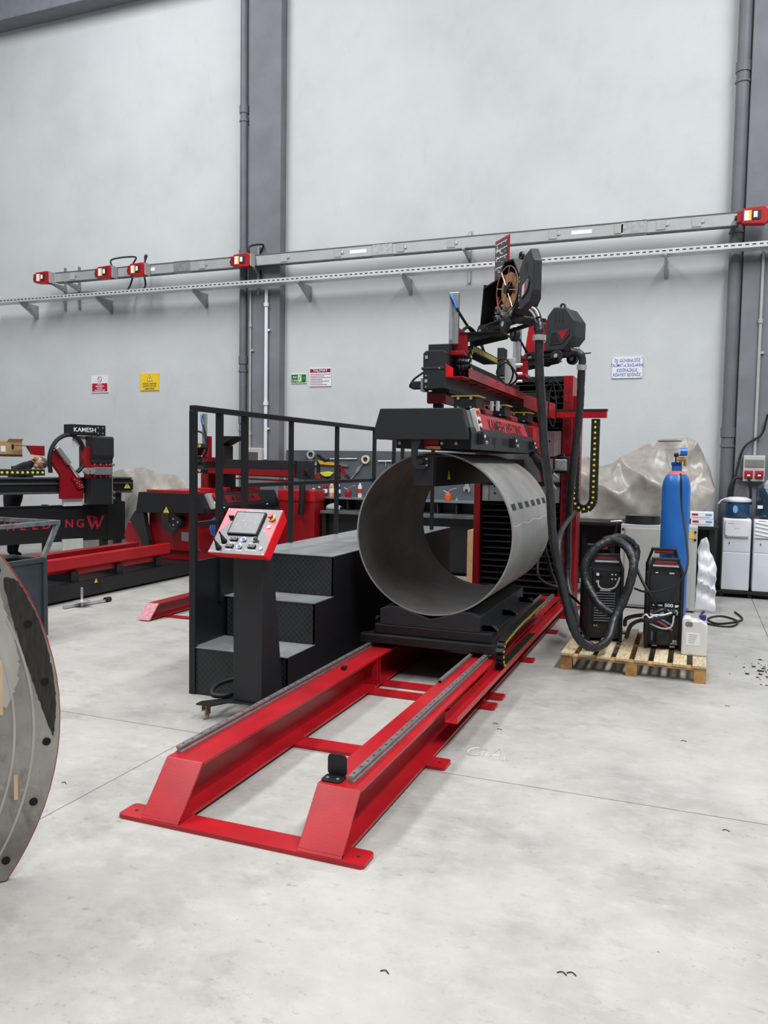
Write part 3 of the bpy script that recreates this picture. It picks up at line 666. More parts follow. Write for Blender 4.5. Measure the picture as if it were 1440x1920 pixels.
B('bracket_web', (-1.85, -1.84, 6.01, 6.7, 2.155, 2.25), RED_D, bm); B('bracket_foot', (-1.93, -1.86, 6.02, 6.08, 2.083, 2.156), BLKD, bm)
for k, y in enumerate((5.93, 6.92, 7.95)):
    q = B('guide_block', (-1.735, -1.56, y, y+.2, 2.11, 2.2), BLKD, bm, .004)
    B('yellow_wiper_plate', (-1.755, -1.54, y-.01, y+.21, 2.2, 2.209), mat('wiper_amber', (196, 158, 48), .5), q)
    for x in (-1.7, -1.6):
        MB().cyl((x, y, 2.188), (x, y-.008, 2.188), .012, 8).build('bolt', STEEL, q); MB().cyl((x, y, 2.12), (x, y-.008, 2.12), .009, 8).build('bolt', STEEL, q)
    q2 = B('hinge_lug', (-1.66, -1.56, y+.3, y+.55, 2.085, 2.13), RED_D, bm, .01); MB().cyl((-1.6, y+.36, 2.13), (-1.6, y+.36, 2.18), .02, 10).build('lug_pin', RED_D, q2, smooth=True)
    if k == 0:
        for dx in (0, .05): B('cable_clip', (-1.6+dx, -1.575+dx, y+.6, y+.63, 2.13, 2.21), WHITE, bm, .003)
# wide energy chain on the boom
ec_ = thing('energy_chain', None, None); ec_.parent = bm; ec_.location = Vector((-1.71, 6.9, 2.36))-mc.location
path2 = [(7.9-.05*k, 2.385) for k in range(33)]
c2y, c2z, c2r = 6.28, 2.495, .11
path2 += [(c2y-c2r*math.sin(math.pi*k/8), c2z-c2r*math.cos(math.pi*k/8)) for k in range(1, 8)]
path2 += [(6.28+.05*k, 2.605) for k in range(17)]
Q2 = [Vector((0, a, b)) for a, b in path2]; d2 = [0]
for i in range(1, len(Q2)): d2.append(d2[-1]+(Q2[i]-Q2[i-1]).length)
lk = None; dd = .03
while dd < d2[-1]:
    for i in range(1, len(Q2)):
        if d2[i] >= dd: break
    t = (dd-d2[i-1])/(d2[i]-d2[i-1]); p = Q2[i-1].lerp(Q2[i], t); tn = (Q2[i]-Q2[i-1]).normalized()
    if lk is None:
        l = MB().box(-.062, -.052, -.024, .024, -.028, .028).box(.052, .062, -.024, .024, -.028, .028).box(-.052, .052, -.01, .01, .02, .028).box(-.052, .052, -.01, .01, -.028, -.02)
        lk = l.build('energy_chain_link', BLKD, ec_, local=True); o = lk
        lc = MB().box(.062, .0645, -.008, .008, -.018, .018).build('link_clip', YEL, lk, local=True)
    else:
        o = share(lk, parent=ec_); c = share(lc, parent=o)
    o.location = Vector((-1.735, p.y, p.z))-ec_.location-mc.location; o.rotation_euler = (math.atan2(tn.z, tn.y), 0, 0)
    dd += .05
for k in range(5):
    x = -1.77+k*.016; MB().tube([(x, 7.8, 2.387), (x, 6.4, 2.387), (x, 6.22, 2.41), (x, 6.172, 2.495), (x, 6.22, 2.58), (x, 6.38, 2.603), (x, 7.0, 2.605)], .006, 6, sub=4).build('blue_air_line', BLUEH if k % 2 else GREYP, ec_, smooth=True)
# arm and hanging chain at the right of the column
arm = MB().box(-1.62, -.88, 8.68, 8.78, 2.192, 2.265).build('side_arm', RED, mc, bevel=.003)
B('arm_cover', (-1.45, -.875, 8.675, 8.785, 2.265, 2.283), BLKD, arm)
hc = thing('hanging_chain', None, None); hc.parent = mc; hc.location = Vector((-1.08, 8.73, 1.2))-mc.location
p3 = [(-.992, 2.17-.05*k) for k in range(17)]
p3 += [(-1.0915+.0995*math.cos(math.pi*k/10), 1.345-.12*math.sin(math.pi*k/10)) for k in range(0, 11)]
p3 += [(-1.191, 1.36+.05*k) for k in range(12)]
Q3 = [Vector((a, 0, b)) for a, b in p3]; d3 = [0]
for i in range(1, len(Q3)): d3.append(d3[-1]+(Q3[i]-Q3[i-1]).length)
lk = None; dd = .02
while dd < d3[-1]:
    for i in range(1, len(Q3)):
        if d3[i] >= dd: break
    t = (dd-d3[i-1])/max(1e-6, d3[i]-d3[i-1]); p = Q3[i-1].lerp(Q3[i], t); tn = (Q3[i]-Q3[i-1]).normalized()
    if lk is None:
        l = MB().box(-.031, .031, -.035, -.027, -.042, .042).box(-.031, .031, .027, .035, -.042, .042).box(-.012, .012, -.027, .027, .034, .041).box(-.012, .012, -.027, .027, -.041, -.034)
        lk = l.build('hanging_chain_link', BLKD, hc, local=True, bevel=.004); o = lk
        lc = MB().cyl((0, -.035, 0), (0, -.038, 0), .013, 10).build('link_stud', YEL, lk, local=True)
    else:
        o = share(lk, parent=hc); c = share(lc, parent=o)
    o.location = Vector((p.x, 8.73, p.z))-hc.location-mc.location; o.rotation_euler = (0, -math.atan2(tn.z, tn.x), 0)
    dd += .057
# feeder carriages on the boom
def carriage(y, x):
    c = thing('torch_carriage', None, None); c.parent = mc; c.location = Vector((x, y, 2.53))-mc.location
    B('carriage_plate', (x-.06, x+.1, y-.1, y+.12, 2.53, 2.56), RED_D, c, .003)
    MB().prism([(x-.04, 2.56), (x+.1, 2.56), (x+.1, 2.7), (x+.02, 2.76), (x-.04, 2.78)], 'y', y-.01, y+.02).build('upright', RED_D, c, bevel=.003)
    q = B('slide_cylinder', (x-.04, x+.035, y-.05, y-.01, 2.62, 3.02), ALU, c, .006)
    MB().cyl((x-.02, y-.055, 2.65), (x-.02, y-.055, 3.0), .012, 8).build('guide_rod', STEEL, q)
    MB().tube([(x-.03, y-.06, 3.0), (x+.02, y-.07, 2.9), (x+.07, y+.1, 2.78), (x+.1, y+.4, 2.68), (x+.07, y+.7, 2.63)], .011, 8).build('air_hose', BLKD, c, smooth=True)
    MB().tube([(x-.03, y-.06, 3.0), (x+.0, y-.075, 2.95), (x+.03, y-.08, 2.89)], .012, 8).build('blue_air_fitting', BLUEH, c, smooth=True)
    MB().tube([(x+.05, y-.0, 2.72), (x+.08, y+.1, 2.77), (x+.1, y+.35, 2.72), (x+.08, y+.6, 2.64)], .013, 8).build('air_hose', BLKD, c, smooth=True)
    MB().tube([(x+.1, y+.95, 2.6), (x+.2, y+.9, 2.62), (x+.26, y+.95, 2.5), (x+.2, y+1.0, 2.4), (x+.12, y+.92, 2.5), (x+.22, y+.85, 2.58), (x+.3, y+.95, 2.46), (x+.2, y+1.1, 2.4)], .009, 8).build('cable_loop', BLKD, c, smooth=True)
    MB().prism([(x+.05, 2.63), (x+.36, 2.69), (x+.36, 2.705), (x+.05, 2.715)], 'y', y+.0, y+.012).build('shelf_gusset', BLK, c)
    MB().prism([(x+.05, 2.63), (x+.36, 2.69), (x+.36, 2.705), (x+.05, 2.715)], 'y', y+.25, y+.262).build('shelf_gusset', BLK, c)
    B('shelf', (x+.04, x+.38, y-.02, y+.28, 2.703, 2.712), BLK, c)
    return c
carriage(6.12, -1.79); carriage(7.78, -1.64)
wc = thing('welding_head', None, None); wc.parent = mc; wc.location = Vector((-1.6, 7.5, 2.3))-mc.location
B('head_clamp', (-1.66, -1.56, 7.3, 7.34, 2.42, 2.66), GREYP, wc, .004)
for z in (2.45, 2.52, 2.6): MB().cyl((-1.68, 7.32, z), (-1.5, 7.32, z), .012, 8).build('clamp_rod', WHITE, wc)
B('head_cover', (-1.72, -1.66, 7.25, 7.4, 2.5, 2.75), BLK2, wc, .004)
MB().tube([(-1.38, 8.25, 2.55), (-1.33, 8.2, 2.35), (-1.33, 8.2, 2.15), (-1.36, 8.2, 2.08), (-1.4, 8.2, 2.2), (-1.4, 8.22, 2.4), (-1.36, 8.25, 2.55)], .008, 6).build('cable_loop', BLKD, wc, smooth=True)

# ------------------------------------------------------------------ wire feeders
FP = [(0, 0), (.46, .0), (.57, .12), (.57, .27), (.47, .40), (.34, .415), (.28, .33), (.045, .31)]
def eye(par, x, y, z): MB().ring((x, y, z), 'y', .03, .016, .02, 14).build('lifting_eye', BLK, par, local=True)
def feeder_base(t, L):
    b = MB().box(0.0, L, .02, .05, -.045, -.02).box(0.0, L, .19, .22, -.045, -.02).box(.1, .13, .02, .22, -.045, -.02).box(L-.16, L-.13, .02, .22, -.045, -.02)
    f = b.build('cradle_frame', BLK, t, local=True)
    for x in (.12, L-.16):
        for y in (-.035, .26):
            w = MB().cyl((x, y-.02, -.055), (x, y+.02, -.055), .056, 20).build('wheel', BLKD, f, local=True, smooth=True)
            MB().cyl((x, y-.024, -.055), (x, y+.024, -.055), .02, 12).build('hub', GREYP, w, local=True)
    B('bumper_bar', (L-.02, L+.12, .1, .115, -.04, -.03), BLK, f, local=True)
f2 = thing('wire_feeder', 'closed black and red wire feeder case on the rear of the boom', 'wire feeder', (-1.64, 8.0, 2.79), math.radians(-21.7))
MB().prism([(a*.98, b) for a, b in FP], 'y', .06, .24).build('case', BLK2, f2, local=True, bevel=.01)
cv = MB().prism([(.25, .0), (.46, .0), (.57, .12), (.57, .27), (.47, .405), (.34, .42), (.27, .34)], 'y', 0, .06).build('black_cover', PLAST, f2, local=True, bevel=.012)
MB().prism([(.0, .01), (.24, .01), (.262, .318), (.05, .31)], 'y', .03, .06).build('red_side_panel', RED, f2, local=True, bevel=.003)
wf = MB().prism([(.3, .06), (.44, .06), (.52, .14), (.52, .2), (.32, .185), (.295, .15)], 'y', -.006, 0).build('window_frame', PLAST, cv, local=True, bevel=.002)
MB().prism([(.31, .075), (.415, .075), (.375, .172), (.325, .168)], 'y', -.008, -.006).build('window_pane', mat('smoked_window', (40, 44, 48), .1), wf, local=True)
MB().prism([(.395, .176), (.51, .19), (.45, .1)], 'y', -.0085, -.006).build('red_triangle', RED, wf, local=True)
for x in (.36, .4, .44): B('groove', (x, x+.006, -.002, .001, .27, .37), BLKD, cv, local=True)
eye(f2, .38, .1, .435); feeder_base(f2, .57)
MB().ring((.14, .028, .2), 'y', .05, .044, .003, 24).build('oval_badge', PRINTW, f2, local=True).scale = (1.3, 1, .55)

f1 = thing('wire_feeder', 'open wire feeder with copper spool and raised lid, nearest on the boom', 'wire feeder', (-1.678, 6.44, 2.80), math.radians(-50.3))
L1 = .7
sh = MB().prism([(a*1.16, b*1.06) for a, b in FP], 'y', .17, .185)                     # back wall
sh.box(0, .56, .0, .17, .0, .012)                                                     # floor of the case
sh.prism([(0, .0), (.055, .33), (.067, .33), (.012, 0)], 'y', 0, .17)                 # left end
sh.prism([(.34, .36), (.418, .44), (.56, .425), (.655, .3), (.645, .295), (.555, .415), (.42, .428), (.35, .355)], 'y', .0, .17)
sh.box(.648, .66, .0, .17, .12, .29)
sh.prism([(.54, .0), (.66, .12), (.65, .125), (.536, .012)], 'y', 0, .17)
case = sh.build('case', BLK, f1, local=True)
MB().prism([(.06, .31), (.35, .335), (.35, .325), (.06, .30)], 'y', .0, .17).build('control_shelf', BLK, case, local=True)
spl = thing('wire_spool', None, None); spl.parent = f1; spl.location = (.475, .06, .215)
MB().ring((0, .0, 0), 'y', .13, .06, .09, 36).build('wire_coil', COPPER, spl, local=True, smooth=True)
BW = mat('basket_wire', (206, 178, 146), .35, .8)
MB().ring((0, -.062, 0), 'y', .176, .17, .006, 40).build('basket_rim', BW, spl, local=True)
MB().ring((0, .045, 0), 'y', .176, .17, .006, 40).build('basket_rim', BW, spl, local=True)
for k in range(8):
    a = math.radians(45*k+12)
    MB().cyl((.035*math.sin(a), -.064, .035*math.cos(a)), (.173*math.sin(a), -.064, .173*math.cos(a)), .0035, 6).build('spoke', BW, spl, local=True)
MB().cyl((0, -.08, 0), (0, .1, 0), .032, 16).build('spool_hub', BLKD, spl, local=True, smooth=True)
dr = thing('wire_drive', None, None); dr.parent = f1; dr.location = (.2, .1, .06)
B('drive_plate', (-.1, .14, .02, .05, -.04, .09), GREYP, dr, local=True)
for x, z in ((-.05, .06), (.05, .06), (-.05, -.005), (.05, -.005)): MB().cyl((x, .02, z), (x, -.03, z), .03, 16).build('drive_roll', STEEL, dr, local=True, smooth=True); MB().cyl((x, -.03, z), (x, -.04, z), .014, 10).build('roll_screw', BLKD, dr, local=True)
for x in (-.07, .07): MB().cyl((x, -.0, .09), (x, -.0, .17), .014, 10).build('pressure_lever', REDB, dr, local=True, smooth=True)
MB().cyl((-.16, .0, .02), (-.06, .0, .02), .016, 10).build('wire_inlet', BLKD, dr, local=True)
cardo = MB().box(.0, .25, .12, .13, .36, .7).build('instruction_lid', RED, f1, local=True, bevel=.008)
B('chart', (.02, .23, .117, .12, .4, .68), mat('chart_grey', (70, 74, 76), .5), cardo, local=True)
m = MB()
for z in (.61, .545, .47, .66): m.box(.025, .225 if z != .47 else .15, .1155, .1172, z, z+.006)
rn = random.Random(9)
for k in range(34):
    z = .41+rn.random()*.24; x = .03+rn.random()*.16; m.box(x, x+.01+rn.random()*.02, .1155, .1172, z, z+.006)
m.build('chart_print', PRINTW, cardo, local=True)
B('lid_hinge', (.04, .21, .115, .135, .335, .36), RED_D, cardo, local=True)
eye(f1, .5, .1, .47); feeder_base(f1, .68)
dO = thing('door', None, None); dO.parent = f1; dO.location = (.735, -.01, .0); dO.rotation_euler = (0, 0, math.radians(-12))
DP = [(0.0, .06), (.06, .0), (.28, .02), (.36, .08), (.36, .29), (.28, .385), (.11, .37), (.0, .29)]
dp = MB().prism(DP, 'y', -.03, .03).build('door_shell', PLAST, dO, local=True, bevel=.008)
MB().prism([(.1, .07), (.24, .1), (.29, .16), (.265, .2), (.11, .175)], 'y', -.036, -.03).build('door_window_frame', BLKD, dp, local=True)
MB().prism([(.11, .085), (.175, .1), (.175, .175), (.12, .16)], 'y', -.038, -.036).build('door_window', PINK, dp, local=True)
MB().prism([(.19, .105), (.24, .118), (.27, .16), (.255, .188), (.19, .18)], 'y', -.038, -.036).build('door_window', mat('smoked_pane', (120, 124, 126), .1), dp, local=True)
for z in (.08, .11, .21, .24): MB().cyl((.03, -.03, z), (.03, -.036, z), .008, 8).build('rivet', STEEL, dp, local=True)
for x in (.16, .19, .22): B('groove', (x, x+.006, -.0315, -.03, .24, .31), BLKD, dp, local=True)

# ------------------------------------------------------------------ hoses
h1 = [(-1.22, 6.02, 2.78), (-1.14, 5.99, 2.76), (-1.1, 5.95, 2.7), (-1.1, 5.95, 2.6), (-1.1, 6.0, 2.37), (-1.08, 6.05, 2.06), (-1.06, 6.1, 1.78), (-1.02, 6.15, 1.46), (-1.01, 6.25, 1.16), (-0.97, 6.3, 0.91), (-0.92, 6.4, 0.64), (-0.87, 6.45, 0.42), (-0.79, 6.5, 0.27), (-0.69, 6.6, 0.22), (-0.61, 6.75, 0.27), (-0.58, 6.9, 0.41), (-0.51, 6.98, 0.58), (-0.46, 7.0, 0.76), (-0.455, 7.05, 0.89), (-0.52, 7.12, 1.0), (-0.64, 7.2, 1.04), (-0.77, 7.16, 0.98), (-0.855, 7.1, 0.84), (-0.85, 7.07, 0.71), (-0.79, 7.02, 0.6), (-0.71, 6.98, 0.5), (-0.6, 6.94, 0.44)]
th = thing('torch_hose', 'thick black sleeved hose dropping from the open feeder and looping over the left welder', 'hose', (-.9, 6.5, .2))
MB().tube(h1, lambda t: .033 if t < .55 else .038, 14, sub=7, jitter=.06, seed=3).build('sleeve', SLEEVE, th, smooth=True)
MB().cyl((-1.1, 5.95, 2.6), (-1.1, 5.952, 2.64), .05, 16).build('hose_clamp', STEEL, th, smooth=True)
for k, (dx, mt_) in enumerate(((-.03, GREYP), (-.01, BLKD), (.015, WHITE), (.03, BLKD))):
    MB().tube([(-1.24+dx, 6.0, 2.86), (-1.16+dx, 5.97, 2.84), (-1.11+dx*.6, 5.945, 2.76), (-1.1+dx*.5, 5.95, 2.64)], .008, 6).build('feeder_lead', mt_, th, smooth=True)
MB().tube([(-0.72, 7.2, 1.03), (-0.6, 7.32, 1.06), (-0.52, 7.42, 1.02), (-0.46, 7.45, 0.94), (-0.47, 7.4, 0.84)], .038, 12, jitter=.1, sub=8).build('sleeve_end', SLEEVE, th, smooth=True)
h2 = [(-1.13, 7.86, 2.78), (-1.07, 7.84, 2.76), (-1.035, 7.84, 2.7), (-1.04, 7.85, 2.6), (-1.05, 7.9, 2.27), (-1.07, 7.95, 2.06), (-1.11, 8.0, 1.7), (-1.15, 8.1, 1.33), (-1.17, 8.2, 1.0), (-1.17, 8.25, 0.72), (-1.16, 8.2, 0.5), (-1.08, 8.05, 0.3), (-.98, 7.8, .12), (-.9, 7.9, .06)]
th2 = thing('torch_hose', 'black sleeved hose hanging from the closed feeder beside the red column', 'hose', (-1.1, 8.0, .02))
MB().tube(h2, .036, 12, sub=6, jitter=.07, seed=5).build('sleeve', HOSE, th2, smooth=True)
MB().cyl((-1.04, 7.85, 2.6), (-1.036, 7.842, 2.65), .048, 16).build('hose_clamp', STEEL, th2, smooth=True)
for k, (dx, mt_) in enumerate(((-.02, PINK), (.0, WHITE), (.02, GREYP))): MB().tube([(-1.12+dx, 7.85, 2.8), (-1.07+dx, 7.83, 2.79), (-1.04+dx*.5, 7.84, 2.65)], .007, 6).build('feeder_lead', mt_, th2, smooth=True)
tag(MB().tube([(-1.5, 8.3, 1.78), (-1.3, 7.9, 1.5), (-1.31, 7.6, 1.04), (-1.25, 7.6, 0.74), (-1.17, 7.6, 0.55), (-1.04, 7.5, 0.36), (-0.95, 7.35, 0.2), (-.9, 7.3, .175)], .017, 8).build('cable', BLKD, None, smooth=True), 'thin black cable curving down behind the pipe towards the pallet', 'cable')
tag(MB().tube([(-1.45, 8.5, 1.3), (-1.38, 7.7, 0.72), (-1.3, 7.6, 0.58), (-1.12, 7.6, 0.52), (-.95, 7.75, .35), (-.8, 7.85, .17)], .014, 8).build('cable', BLKD, None, smooth=True), 'thin black cable sagging low from column to pallet', 'cable')
tag(MB().tube([(-1.16, 8.6, 1.2), (-1.1, 7.3, 1.1), (-1.07, 7.0, 0.91), (-1.03, 7.0, 0.66), (-0.93, 6.9, 0.4), (-0.85, 6.8, 0.25), (-.74, 6.8, .19)], .024, 10, jitter=.05).build('cable_bundle', HOSE, None, smooth=True), 'black cable bundle running down just behind the thick sleeved hose', 'cable')

# ------------------------------------------------------------------ wall services
bb = thing('busbar_trunking', 'long grey busbar trunking run high along the back wall', 'busbar', (-5.3, 11.7, 4.86))
B('trunking_body', (-11.0, .42, 11.64, 11.74, 4.865, 5.03), mat('trunking_grey', (172, 176, 176), .45, .3, var=.03), bb, .003)
for z in (4.86, 5.03): B('edge_flange', (-11.0, .42, 11.63, 11.75, z-.004, z+.006), mat('flange_grey', (110, 114, 114), .5, .4), bb)
for x in (-8.25, -4.6, -.9): B('joint_cover', (x-.17, x+.17, 11.63, 11.75, 4.855, 5.045), ZINC, bb, .006)
for x in (-10.6, -7.85, -6.3, -5.35, -4.3, -3.5, -2.75, -2.0, -1.1, -.55, -.1):
    q = B('tap_outlet', (x-.06, x+.06, 11.63, 11.64, 4.885, 5.01), GREYP, bb, .004); B('outlet_latch', (x+.06, x+.1, 11.625, 11.64, 4.93, 4.97), STEEL, q, .004)
for x in (-8.95, -5.0, -1.6): B('white_label', (x-.14, x+.14, 11.6365, 11.64, 4.92, 4.975), PRINTW, bb)
for x, y in ((-11.08, WY), (-10.75, WY), (-6.85, WY-.19), (-3.3, WY)):
    q = B('strut_channel', (x-.02, x+.02, y-.035, y-.002, 4.42, 5.2), ZINC, bb); MB().prism([(y-.035, 4.75), (y-.035, 4.86), (11.6, 4.86), (11.6, 4.84)], 'x', x-.02, x+.02).build('support_bracket', ZINC, q)
ct = thing('cable_tray', 'perforated galvanised cable tray on brackets below the busbar', 'cable tray', (-5.8, 11.7, 4.5))
t_ = MB().box(-12.6, 1.1, 11.56, 11.565, 4.55, 4.615).box(-12.6, 1.1, 11.56, 11.76, 4.545, 4.551).build('tray_channel', mat('tray_zinc', (206, 208, 208), .4, .3, var=.05), ct)
hm = MB()
x = -12.5
while x < 1.05: hm.box(x, x+.045, 11.5585, 11.5605, 4.576, 4.592); x += .085
tag(hm.build('tray_slots', PRINTK, t_), kind='stuff')
for x, y in ((-11.78, WY), (-10.03, WY), (-8.0, WY), (-6.0, WY), (-4.25, WY), (-.47, WY), (.9, WY-.19), (-2.4, WY)):
    q = MB().prism([(y-.005, 4.3), (y-.005, 4.545), (11.55, 4.545), (11.55, 4.52)], 'x', x-.015, x+.015).box(x-.03, x+.03, y-.008, y-.002, 4.3, 4.545).build('tray_bracket', ZINC, ct)
MB().tube([(-12.5, 11.68, 4.575), (-11.5, 11.66, 4.6), (-10.3, 11.67, 4.64), (-9.4, 11.7, 4.58), (-7, 11.68, 4.57), (-3, 11.7, 4.57), (1, 11.69, 4.57)], .02, 8).build('tray_cable', BLKD, ct, smooth=True)
def tapoff(x, lab, loop=None):
    t = thing('tap_off_box', lab, 'tap-off box', (x, 11.55, 4.82), group=None)
    b = MB().prism([(x-.13, 4.84), (x+.14, 4.82), (x+.19, 4.86), (x+.19, 5.0), (x+.14, 5.045), (x-.13, 5.03)], 'y', 11.5, 11.625).build('red_case', RED, t, bevel=.01)
    B('end_cap', (x-.19, x-.135, 11.51, 11.62, 4.86, 5.01), RED_D, t, .01); MB().cyl((x-.19, 11.56, 4.93), (x-.215, 11.56, 4.93), .03, 12).build('cable_gland', BLK2, t)
    B('rating_label', (x-.105, x-.05, 11.4985, 11.5, 4.875, 5.0), PRINTW, b); B('warning_label', (x-.05, x-.02, 11.4985, 11.5, 4.875, 5.0), YELS, b)
    s = B('breaker_window', (x-.01, x+.09, 11.49, 11.5, 4.88, 5.0), BLK2, b, .004); B('breaker_switch', (x+.005, x+.05, 11.486, 11.49, 4.905, 4.98), PRINTW, s)
    B('end_flange', (x+.192, x+.205, 11.49, 11.625, 4.83, 5.03), GREYP, t)
    if loop: MB().tube([(x+.15, 11.56, 5.03), (x+.13, 11.58, 5.16), (x-.02+loop[0], 11.76, 5.22), (x-.1+loop[0], 11.8, 5.1), (x-.12+loop[0], 11.82, 4.9), (x-.12+loop[1], 11.78, 4.7), (x-.2+loop[1], 11.7, 4.58)], .015, 8).build('supply_cable', BLKD, t, smooth=True)
tapoff(-11.2, 'red tap-off box at the far left end of the busbar')
tapoff(-9.8, 'red tap-off box with cable loop, left of the two adjoining ones', (.5, .45))
tapoff(-9.1, 'red tap-off box with taller cable loop, right of the two adjoining ones', (.05, .1))
tapoff(-7.03, 'red tap-off box with cable loop in front of the left pillar', (.3, .35))
tapoff(.58, 'red tap-off box on the right-hand pillar')
def conduit(x, y, z0, z1, r, mt_, lab, zc):
    t = thing('conduit', lab, 'conduit', (x, y, z0)); MB().cyl((x, y, z0), (x, y, z1), r, 10).build('tube', mt_, t, smooth=True)
    for z in zc: MB().cyl((x, y, z), (x, y, z+.06), r*1.5, 10).build('sleeve', mt_, t, smooth=True); B('clip', (x, x+.06, y-.005, y+.03, z-.4, z-.37), mt_, t)
conduit(-6.69, 11.77, 1.7, 4.5, .03, WHITE, 'white conduit pipe running down the left pillar', (4.22, 2.6))
conduit(-7.0, 11.785, 1.5, 4.5, .018, GREYP, 'thin grey conduit beside the white one on the left pillar', (3.9, 2.1))
conduit(.74, 11.785, 1.86, 4.54, .02, mat('conduit_grey', (170, 172, 172), .5), 'grey conduit running down the right-hand pillar to the socket box', (3.6,))

# wall signs
def sign(name, x0, x1, z0, z1, m, lab):
    t = thing(name, lab, 'sign', ((x0+x1)/2, 11.99, z0)); p = B('plate', (x0, x1, 11.985, 11.997, z0, z1), m, t); return t, p
X_, Z_ = (1, 0, 0), (0, 0, 1)
def tx(s, size, x, z, m, par, y=11.984, sx=1.0, bold=.0003): text(s, size, (x, y, z), X_, Z_, m, par, ext=.0006, sx=sx, bold=bold)
def sq(name, x0, x1, z0, z1, m, par, y=11.983): return B(name, (x0, x1, y, 11.9855, z0, z1), m, par)
t, p = sign('prohibition_sign', -10.5, -10.11, 2.885, 3.195, WHITE, 'white and red prohibition sign on the left of the wall')
sq('red_field', -10.48, -10.13, 2.905, 3.055, SIGNR, p)
MB().ring((-10.305, 11.984, 3.125), 'y', .05, .041, .002, 28).build('prohibition_ring', SIGNR, p); MB().bar((-10.335, 11.984, 3.155), (-10.275, 11.984, 3.095), .003, .009, (0, 1, 0)).build('prohibition_bar', SIGNR, p)
for s, z, w in (('YETKİLİ', 3.035, .8), ('PERSONELDEN', 3.0, .8), ('BAŞKASI', 2.963, .8), ('MÜDAHALE EDEMEZ', 2.925, .72)): tx(s, .036, -10.305, z, PRINTW, p, 11.982, w)
t, p = sign('warning_sign', -9.395, -8.99, 2.905, 3.215, YELS, 'yellow warning sign with black triangle left of the pillar')
warn(p, (-9.19, 11.985, 3.12), X_, Z_, .13, m2=mat('sign_cream', (236, 214, 150), .5))
for s, z, w in (('KAYNAK YAPILIRKEN', 3.025, .74), ('ÇEVRENİZ İÇİN HER', 2.982, .74), ('ZAMAN MASKE', 2.935, .74)): tx(s, .042, -9.19, z, PRINTK, p, 11.984, w)
t, p = sign('exit_sign', -6.335, -6.05, 2.972, 3.126, LGREEN, 'green emergency exit sign with running figure and arrow')
sq('green_field', -6.328, -6.058, 2.985, 3.116, GREEN, p)
tx('Acil', .05, -6.265, 3.075, PRINTW, p, 11.982); tx('Çıkış', .05, -6.265, 3.02, PRINTW, p, 11.982)
sq('door_panel', -6.205, -6.14, 2.998, 3.105, LGREEN, p, 11.982)
m = MB().cyl((-6.165, 11.982, 3.088), (-6.165, 11.9805, 3.088), .009, 10)
for a, b in (((-6.17, 3.078), (-6.178, 3.045)), ((-6.178, 3.045), (-6.16, 3.03)), ((-6.16, 3.03), (-6.165, 3.008)), ((-6.178, 3.045), (-6.19, 3.028)), ((-6.19, 3.028), (-6.203, 3.02)), ((-6.172, 3.07), (-6.152, 3.058)), ((-6.172, 3.07), (-6.192, 3.055))): m.bar((a[0], 11.9813, a[1]), (b[0], 11.9813, b[1]), .0015, .009, (0, 1, 0))
m.build('running_figure', GREEN, p)
m = MB().bar((-6.128, 11.982, 3.05), (-6.085, 11.982, 3.05), .0015, .009, (0, 1, 0)); m.bar((-6.1, 11.982, 3.075), (-6.076, 11.982, 3.05), .0015, .01, (0, 1, 0)); m.bar((-6.1, 11.982, 3.025), (-6.076, 11.982, 3.05), .0015, .01, (0, 1, 0)); m.build('arrow', PRINTW, p)
t, p = sign('instruction_sign', -5.995, -5.6, 2.915, 3.215, WHITE, 'white TALİMAT instruction sign with dark red heading')
sq('heading_field', -5.982, -5.612, 3.14, 3.2, mat('maroon', (140, 20, 52), .5), p); tx('TALİMAT', .062, -5.797, 3.17, PRINTW, p, 11.982)
m = MB(); rn = random.Random(2)
for k, w in enumerate((.35, .24, .34, .22, .32, .2, .28)):
    z = 3.112-k*.028; x = -5.975
    while x < -5.975+w: l = .01+rn.random()*.02; m.box(x, x+l, 11.983, 11.9855, z-.005, z+.005); x += l+.006
m.build('text_lines', mat('print_maroon', (120, 40, 60), .6), p)
t, p = sign('safety_sign', -1.163, -.743, 2.94, 3.24, WHITE, 'white safety sign with blue lettering right of the welding machine')
for s, z, w in (('İŞ GÜVENLİĞİ', 3.185, .85), ('TALİMAT ve İKAZLARINA', 3.12, .62), ('KESİNLİKLE', 3.05, .85), ('RİAYET EDİNİZ', 2.985, .85)): tx(s, .062, -.953, z, SIGNB, p, 11.984, w, .0006)
for x in (-1.15, -.756):
    for z in (2.953, 3.227): MB().cyl((x, 11.985, z), (x, 11.982, z), .005, 8).build('screw', BLKD, p)

# ------------------------------------------------------------------ right-hand corner: pallet and what stands on it
pal = thing('pallet', 'bare wooden pallet under the two welders', 'pallet', (-.42, 7.28, 0))
PX0, PX1, PYa, PYb = -.98, .145, 6.65, 7.92
bw = .103; gap = (PX1-PX0-8*bw)/7
WDM = [WOOD, mat('pallet_wood_grey', (188, 172, 142), .8, var=.16, scale=10, bump=.3, bscale=40, stretch=(8, 1, 8)), mat('pallet_wood_pale', (216, 200, 166), .75, var=.14, scale=8, bump=.3, bscale=40, stretch=(8, 1, 8))]
for k in range(8):
    x = PX0+k*(bw+gap); B('deck_board', (x, x+bw, PYa, PYb, .118, .14), WDM[k % 3], pal, .003)
for y in (PYa+.01, (PYa+PYb)/2-.05, PYb-.11): B('stringer_board', (PX0, PX1, y, y+.1, .098, .118), WOODB, pal, .002)
for x in (PX0, (PX0+PX1)/2-.045, PX1-.09):
    for y in (PYa+.01, (PYa+PYb)/2-.05, PYb-.11): B('block', (x, x+.09, y, y+.1, .0, .098), WOODB, pal, .003)

